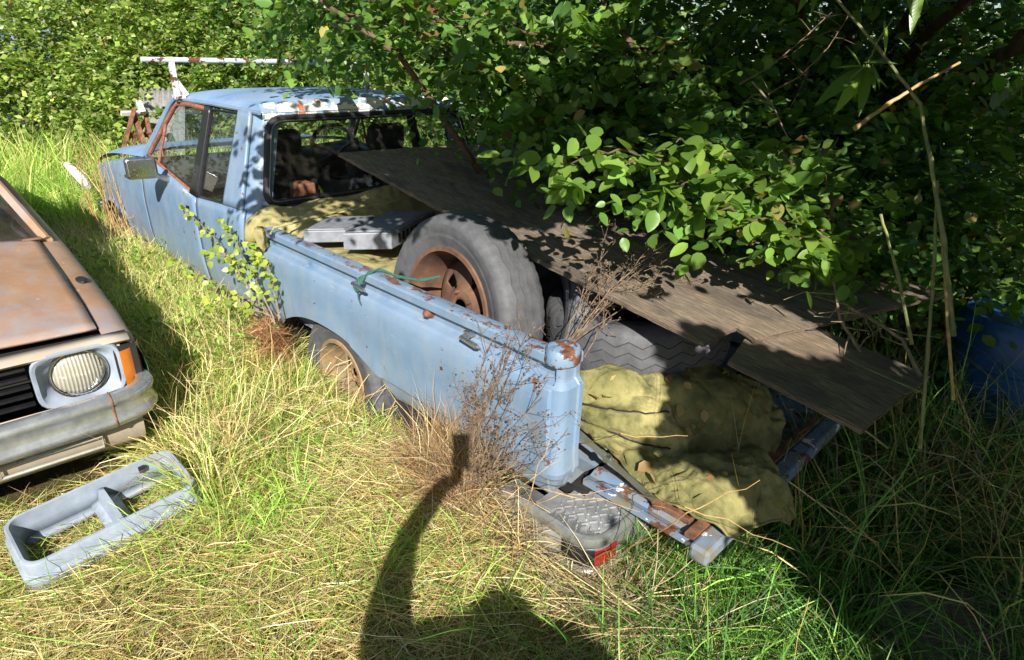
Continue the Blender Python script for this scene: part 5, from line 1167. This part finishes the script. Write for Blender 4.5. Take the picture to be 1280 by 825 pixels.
# matted dead grass against the rear wheel arch and the rear corner
def mat_clump(name, C, R, n, cols, Lr, seed, W=(.0012, .003), tilt=(1.1, .5), bend=(.5, .6)):
    r = np.random.default_rng(seed); d = unit(r.normal(0, 1, (n, 3)))*(r.random((n, 1))**.5); P = np.array(C)+d*np.array(R); P[:, 2] = np.maximum(P[:, 2], gh(P[:, 0], P[:, 1])); P[:, 1] = np.maximum(P[:, 1], .028)
    V, F, c = blades(P, r.uniform(0, 2*pi, n), r.normal(*tilt, n), r.normal(*bend, n), r.uniform(*Lr, n), r.uniform(*W, n), palette(n, cols, r, .3), r, 4, .9); V[:, 1] = np.where(V[:, 0] > -.02, np.maximum(V[:, 1], .024), V[:, 1])
    o = fast(name, V, F, m_straw, None, c); o['kind'] = 'stuff'
BRN = [lin(140, 106, 78), lin(112, 78, 54), lin(170, 128, 90)]
mat_clump('matted_dead_grass', (1.80, .07, .36), (.15, .06, .11), 1500, BRN, (.05, .16), 84)
mat_clump('matted_dead_grass', (.40, .10, .28), (.20, .09, .15), 2300, BRN+GREY[:3]+STRAW[1:3], (.10, .34), 85, tilt=(.7, .5))
mat_clump('matted_dead_grass', (.10, .10, .24), (.24, .06, .05), 450, GREY+STRAW[:3], (.10, .30), 86, tilt=(1.25, .3))
mat_clump('matted_dead_grass', (-.30, -.03, .20), (.30, .25, .03), 900, GREY+STRAW[:2], (.12, .42), 87, tilt=(1.35, .2))

# dead weeds: thin branching stems with seed heads
def weed(name, label, stems, mat, seed, r0=.0028, br=9, bl=.13, parent=None, seeds=True):
    r = random.Random(seed); e = thing(name, label, 'weed', tuple(np.mean([s[0] for s in stems], axis=0))); sd = MB()
    for S_ in stems:
        P = [np.array(p, float) for p in S_]; C = []
        for i in range(len(P)-1):
            for t in np.linspace(0, 1, 6)[:-1]: C.append(P[i]*(1-t)+P[i+1]*t+np.array([r.gauss(0, .004) for _ in range(3)]))
        C.append(P[-1]); mb = MB(); mb.tube(C, [r0*(1-.75*i/len(C)) for i in range(len(C))], 5)
        for k in range(br):
            i = r.randrange(len(C)//3, len(C)-1); d = C[i+1]-C[i]; d = d/np.linalg.norm(d)+np.array([r.gauss(0, .7), r.gauss(0, .7), r.gauss(.1, .5)]); d /= np.linalg.norm(d); L = bl*r.uniform(.4, 1.2)
            a = C[i]; q = [a, a+d*L*.5+np.array([r.gauss(0, .01) for _ in range(3)]), a+d*L]; mb.tube(q, [r0*.45, r0*.35, r0*.2], 4)
            for _ in range(4):
                s0 = a+d*L*r.uniform(.3, 1); d2 = d*.4+np.array([r.gauss(0, .6) for _ in range(3)]); d2 /= np.linalg.norm(d2); e1 = s0+d2*L*.3*r.uniform(.4, 1.2); mb.tube([s0, e1], [r0*.28, r0*.18], 3)
                if seeds: s_ = r.uniform(.0018, .0042); sd.box(e1, (s_*1.6, s_, s_), rot('Z', r.uniform(0, 3)))
        mb.obj('stem', mat, e)
    if seeds and sd.V: o = sd.obj('seed_heads', mat, e, False); o['kind'] = 'stuff'
    return e
rw = random.Random(9)
ST = []
for k in range(16):
    b = on(rw.uniform(575, 660), rw.uniform(590, 650), 'z', .24); b[1] = max(b[1], .05); t = at(rw.uniform(600, 745), rw.uniform(395, 560), rw.uniform(1.75, 2.15)); t[1] = max(t[1], .05) if t[0] > -.02 else t[1]; m_ = (b+t)/2+np.array([rw.gauss(0, .03), .03+abs(rw.gauss(0, .03)), .03]); ST.append([b, m_, t])
weed('dead_weed', 'tall brown dead weed leaning on the rear corner of the truck tray', ST, m_weed, 91, .0026, 10, .12)
ST = []
for k in range(8):
    b = at(700+rw.gauss(0, 12), 440+rw.gauss(0, 10), 2.02); t = at(rw.uniform(760, 880), rw.uniform(290, 370), rw.uniform(2.0, 2.3)); ST.append([b, (b+t)/2+np.array([0, 0, .02+.02*rw.random()]), t])
weed('dry_weed', 'pale dry weed stems bending over the plywood edge beside the loose tyres', ST, m_weed, 92, .0026, 9, .14)
ST = [[on(x0, y0, 'z', .26), at((x0+x1)/2, (y0+y1)/2-8, d_), at(x1, y1, d_)] for x0, y0, x1, y1, d_ in ((560, 690, 700, 575, 1.75), (600, 650, 770, 610, 1.7), (640, 700, 690, 540, 1.65), (690, 560, 860, 545, 1.6), (560, 600, 800, 640, 1.6), (700, 590, 1000, 690, 1.5), (760, 700, 950, 600, 1.5))]
weed('dry_stalk', 'long pale straw stalks lying across the chrome bumper and tailgate', ST, m_tan, 93, .0020, 0, .1, seeds=False)
ST = []
for k in range(26):
    b = on(rw.uniform(118, 190), rw.uniform(300, 335), 'z', .2); t = b+np.array([rw.gauss(0, .12), rw.gauss(.02, .05), rw.uniform(.45, .95)]); t[1] = max(t[1], .05); ST.append([b, (b+t)/2+np.array([.02, .03, 0]), t])
weed('dry_straw_clump', 'clump of tall dry straw stalks against the front wheel of the truck', ST, m_tan, 94, .0045, 1, .1, seeds=False)

# leafy sapling growing up the side of the cab
SPL = thing('sapling', 'slender yellow green sapling growing against the blue truck behind the cab', 'sapling', tuple(on(345, 405, 'z', .25)))
m_bright2 = single_leaf('young_leaf_green', (.26, .36, .06, 1)); LM2 = []
for k in range(2): me = leaf_mesh('leaf', 1, .78, 5+k); me.materials.clear(); me.materials.append(m_bright2); LM2.append(me)
tm = MB(); cnt = 0
for pth in ([(345, 405, 3.0), (300, 345, 3.15), (262, 290, 3.3), (232, 262, 3.4)], [(345, 405, 3.0), (320, 350, 3.05), (296, 305, 3.1), (283, 275, 3.15)], [(330, 385, 3.05), (270, 355, 3.2), (215, 325, 3.4)], [(350, 400, 2.95), (352, 350, 2.95), (356, 318, 2.95)], [(340, 395, 3.0), (300, 380, 3.05), (250, 375, 3.1)], [(300, 345, 3.15), (290, 320, 3.1), (255, 318, 3.1)], [(320, 350, 3.05), (335, 325, 3.0), (330, 300, 3.0)]):
    C = [at(*p) for p in pth]
    for c in C: c[1] = max(c[1], .07)
    Q = []
    for i in range(len(C)-1):
        for t in np.linspace(0, 1, 8)[:-1]: Q.append(C[i]*(1-t)+C[i+1]*t+np.array([rl.gauss(0, .004), 0, rl.gauss(0, .004)]))
    Q.append(C[-1]); tm.tube(Q, [.0048-.0034*i/(len(Q)-1) for i in range(len(Q))], 5)
    for i in range(4, len(Q)):
        for s in (1, -1, 0):
            if rl.random() < .08: continue
            D = (rl.gauss(0, .6), rl.gauss(.15, .5), rl.gauss(.05, .5)); leaf_part(SPL, Q[i]+np.array([rl.gauss(0, .014), abs(rl.gauss(0, .014)), rl.gauss(0, .014)]), D, (rl.gauss(-.5, .4), rl.gauss(.4, .4), rl.gauss(.7, .3)), rl.uniform(.022, .042), LM2[rl.randrange(2)]); cnt += 1
tm.obj('stem', m_twig, SPL)

# canes, shoots and twigs at the right
cg = 'canes and twigs at the right edge'
def cane(label, pth, r0, r1, mat, name='cane', cat='cane', side=0, seed=0, leaves=0, lm=None):
    r = random.Random(seed); C = [at(*p) for p in pth]; Q = []
    for i in range(len(C)-1):
        for t in np.linspace(0, 1, 7)[:-1]: Q.append(C[i]*(1-t)+C[i+1]*t+np.array([r.gauss(0, .0007) for _ in range(3)]))
    Q.append(C[-1]); e = thing(name, label, cat, tuple(Q[0]), cg if name == 'cane' else None); n = len(Q)
    mb = MB(); mb.tube(Q, [(r0+(r1-r0)*i/(n-1))*(1.25 if i % 6 == 0 and name == 'cane' else 1) for i in range(n)], 7); mb.obj('stem', mat, e)
    for k in range(side):
        i = r.randrange(n//4, n-1); d = np.array([r.gauss(0, 1), r.gauss(0, 1), r.gauss(.2, .8)]); d /= np.linalg.norm(d); L = r.uniform(.06, .16); m2 = MB(); m2.tube([Q[i], Q[i]+d*L*.5+np.array([r.gauss(0, .01) for _ in range(3)]), Q[i]+d*L], [r1*.8, r1*.6, r1*.35], 5); m2.obj('side_twig', mat, e)
    return e, Q
cane('tall bent green cane arching down the right edge from the top', [(1030, -20, 1.62), (1100, 62, 1.62), (1150, 130, 1.62), (1163, 200, 1.6), (1180, 300, 1.6), (1192, 420, 1.62)], .0034, .0055, m_cane)
cane('straight green cane standing among dry grass at the right', [(1150, 560, 1.75), (1160, 440, 1.7), (1168, 330, 1.66), (1172, 225, 1.62)], .005, .0035, m_cane)
cane('yellowing cane with bent top leaning left at the right', [(1140, 430, 1.7), (1122, 340, 1.65), (1101, 268, 1.6)], .0046, .003, m_cane)
cane('brown dead cane leaning between the green canes', [(1192, 500, 1.7), (1186, 420, 1.68), (1178, 300, 1.66), (1160, 180, 1.7)], .0045, .003, m_tan)
cane('thick tan broken cane slanting across the dark thicket', [(1200, 78, 1.75), (1150, 105, 1.75), (1110, 130, 1.75), (1068, 161, 1.76)], .003, .0062, m_tan)
cane('thin curved brown twig arching in the dark thicket', [(960, 118, 2.0), (1000, 95, 2.0), (1035, 60, 2.0), (1060, 20, 2.0)], .003, .0015, m_weed, 'twig', 'twig', 5, 3)
cane('long thin brown twig crossing the thicket higher up', [(925, 105, 2.1), (960, 85, 2.1), (1000, 52, 2.1), (1040, 15, 2.1)], .0035, .0015, m_weed, 'twig', 'twig', 5, 4)
cane('grey drooping twig beside the hanging willow leaves', [(940, 102, 2.1), (965, 130, 2.05), (985, 172, 2.0)], .0035, .002, m_twig, 'twig', 'twig', 4, 5)
cane('pale forked twig lying on the sunny plywood', [(1112, 500, 1.9), (1085, 455, 1.95), (1050, 400, 2.0), (1042, 352, 2.0)], .006, .0035, m_twig, 'twig', 'twig', 9, 6)
cane('grey branched twig at the plywood corner by the canes', [(1150, 470, 1.8), (1128, 425, 1.85), (1092, 400, 1.9), (1060, 385, 1.95)], .006, .003, m_twig, 'twig', 'twig', 9, 7)
cane('green cane lying across the short dark plywood sheet', [(1110, 560, 1.55), (1020, 490, 1.75), (945, 428, 1.95)], .0028, .002, m_cane)
cane('second green cane lying across the plywood near the twigs', [(1150, 490, 1.75), (1060, 450, 1.9), (975, 415, 2.05)], .0028, .002, m_cane)
# hanging willow like leaves
_, Q = cane('bunch of narrow bright leaves hanging in front of the dark thicket', [(1118, 20, 1.6), (1098, 50, 1.6), (1085, 78, 1.6)], .0022, .0018, m_cane, 'leafy_shoot', 'shoot')
sh = [o for o in bpy.data.objects if o.name.startswith('leafy_shoot')][0]; LM3 = []
for k in range(2): LM3.append(leaf_mesh('leaf', 1, .24, 9+k))
for (x1, y1, d_) in ((1045, 82, 1.6), (1022, 125, 1.58), (1048, 138, 1.58), (1070, 120, 1.6), (1078, 140, 1.58), (1112, 106, 1.6), (1103, 108, 1.56), (1125, 75, 1.62), (1060, 55, 1.6), (1110, 70, 1.6), (1036, 108, 1.62), (1095, 112, 1.6)):
    a = at(1082+rl.gauss(0, 5), 80+rl.gauss(0, 3), 1.6); b = at(x1, y1, d_); leaf_part(sh, a, b-a, (rl.gauss(-.4, .3), rl.gauss(.3, .3), 1), np.linalg.norm(b-a)*1.05, LM3[rl.randrange(2)])
for (x0, y0, x1, y1) in ((1130, -15, 1145, 22), (1150, -20, 1140, 38), (1105, 25, 1110, 65), (1120, 45, 1140, 60), (1012, -15, 998, 14), (1020, -20, 1016, 16)):
    a = at(x0, y0, 1.6); b = at(x1, y1, 1.6); leaf_part(sh, a, b-a, (rl.gauss(-.4, .3), rl.gauss(.3, .3), 1), np.linalg.norm(b-a)*1.05, LM3[rl.randrange(2)])

# ---------------------------------------------------------------- the photographer, behind the lens, holding up the phone
def person():
    e = None
    hx, hy = -FWD[0]/np.hypot(FWD[0], FWD[1]), -FWD[1]/np.hypot(FWD[0], FWD[1]); bk = np.array([hx, hy, 0.]); rt_ = RGT*np.array([1, 1, 0]); rt_ /= np.linalg.norm(rt_)
    base = CAMP+bk*.42+rt_*.07; gz = float(gh(base[0], base[1])); O = np.array([base[0], base[1], gz]); H = 1.0
    sh_z = CAMP[2]-.43; sc = (sh_z-gz)/1.42
    P = lambda r, f, z: O+rt_*r*sc-bk*f*sc+np.array([0, 0, z*sc])
    hand = CAMP+bk*.085+np.array([0, 0, -.05])-rt_*.01; hand2 = P(.28, .10, .92)
    J = {'pel': P(0, 0, .95), 'waist': P(0, .0, 1.12), 'chest': P(0, .03, 1.32), 'neck': P(.03, .0, 1.46), 'head0': P(.05, -.03, 1.50), 'head': P(.08, -.10, 1.52), 'top': P(.08, -.15, 1.55),
         'sl': P(-.25, .02, 1.43), 'sr': P(.30, .02, 1.41), 'hl': P(-.09, 0, .93), 'hr': P(.09, 0, .93), 'kl': P(-.11, .05, .50), 'kr': P(.11, .05, .50), 'al': P(-.12, -.01, .08), 'ar': P(.12, -.01, .08), 'tl': P(-.13, .15, .03), 'tr': P(.13, .15, .03)}
    el = (J['sr']+hand2)/2+rt_*.06+bk*.04; er = (J['sl']*.48+hand*.52)-rt_*.06
    names = list(J); V = [J[k] for k in names]; ix = {k: i for i, k in enumerate(names)}
    rad = dict(pel=.14, waist=.125, chest=.17, neck=.06, head0=.075, head=.10, top=.06, sl=.09, sr=.09, hl=.09, hr=.09, kl=.06, kr=.06, al=.042, ar=.042, tl=.035, tr=.035); Rr = [rad[k]*sc for k in names]
    E = [('pel', 'waist'), ('waist', 'chest'), ('chest', 'neck'), ('neck', 'head0'), ('head0', 'head'), ('head', 'top'), ('chest', 'sl'), ('chest', 'sr'), ('pel', 'hl'), ('pel', 'hr'), ('hl', 'kl'), ('hr', 'kr'), ('kl', 'al'), ('kr', 'ar'), ('al', 'tl'), ('ar', 'tr')]; E = [(ix[a], ix[b]) for a, b in E]
    def chain(start, pts):
        p = start
        for q, r in pts: V.append(q); Rr.append(r); E.append((p, len(V)-1)); p = len(V)-1
        return p
    for s, elb, hd in (('sr', el, hand2), ('sl', er, hand)):
        w_ = chain(ix[s], [(elb, .040), (elb*.62+hd*.38, .038), (elb*.25+hd*.75, .028), (hd+np.array([0, 0, -.06]), .021), (hd+np.array([0, 0, -.015]), .026)])
        f0 = unit(hd-elb); acr = rt_*(1 if s == 'sl' else -1)
        for k, (o_, L) in enumerate(((-.030, .045), (-.010, .055), (.010, .052), (.028, .042))):
            a = hd+np.array([0, 0, .012])+bk*o_*.8+acr*.005; b = a+np.array([0, 0, L*.5])+acr*.004; c = b+acr*L*.45-np.array([0, 0, .004]); chain(w_, [(a, .0105), (b, .0095), (c, .008)])
        chain(w_, [(hd-bk*.028-acr*.004, .012), (hd-bk*.030+np.array([0, 0, .032])-acr*.0, .010), (hd-bk*.02+np.array([0, 0, .052])+acr*.012, .008)])
    me = bpy.data.meshes.new('person'); me.from_pydata([tuple(map(float, v)) for v in V], E, []); me.update(); o = bpy.data.objects.new('person', me); COL.objects.link(o); 
    pm = M('person_skin_and_clothes'); fz = pm.noise(60, 4)
    def near_pt(c, r0, r1):
        v = pm.n('VectorMath', operation='DISTANCE'); pm.l(pm.coord(), v.inputs[0]); v.inputs[1].default_value = tuple(map(float, c)); return pm.rng(v.outputs['Value'], r1, r0)
    cl = pm.mix(pm.rng(pm.xyz()[2], float(J['pel'][2])+.06*sc, float(J['pel'][2])+.065*sc), lin(52, 56, 66), lin(66, 74, 94)); cl = pm.mix(pm.math('MULTIPLY', fz, .5), cl, lin(40, 44, 56))
    sk_ = pm.math('MAXIMUM', pm.math('MAXIMUM', near_pt(hand, .125, .128), near_pt(hand2, .115, .118)), near_pt(J['head'], .13*sc, .132*sc))
    pm.set(pm.mix(sk_, cl, lin(196, 146, 120)), .75); pm.bump(fz, .15, .004); me.materials.append(pm.m)
    sk = o.modifiers.new('skin', 'SKIN'); sk.use_smooth_shade = True; o.modifiers.new('smooth', 'SUBSURF').levels = 2; o.modifiers['smooth'].render_levels = 2
    for i, sv in enumerate(me.skin_vertices[0].data): sv.radius = (Rr[i], Rr[i]); sv.use_root = (i == 0)
    tag(o, 'person in dark clothes standing behind the camera holding up a phone, seen as a shadow', 'person')
    hm = MB(); c = J['head']; G = []
    for t in np.linspace(0, pi*.62, 10): G.append([c+np.array([.108*sc*sin(t)*cos(a), .108*sc*sin(t)*sin(a), .125*sc*cos(t)]) for a in np.linspace(0, 2*pi, 25)])
    h = hm.grid(G).obj('hair', m_hair, None); h.parent = o
    ph = MB(); pc = CAMP+FWD*-.075; ph.box(pc-UPV*.03, (.060, .12, .009), np.array([RGT, UPV, FWD]).T); p = bevel(ph.obj('phone', m_blacktrim, None, False), .003); tag(p, 'black phone held up by the photographer behind the camera', 'phone')
person()
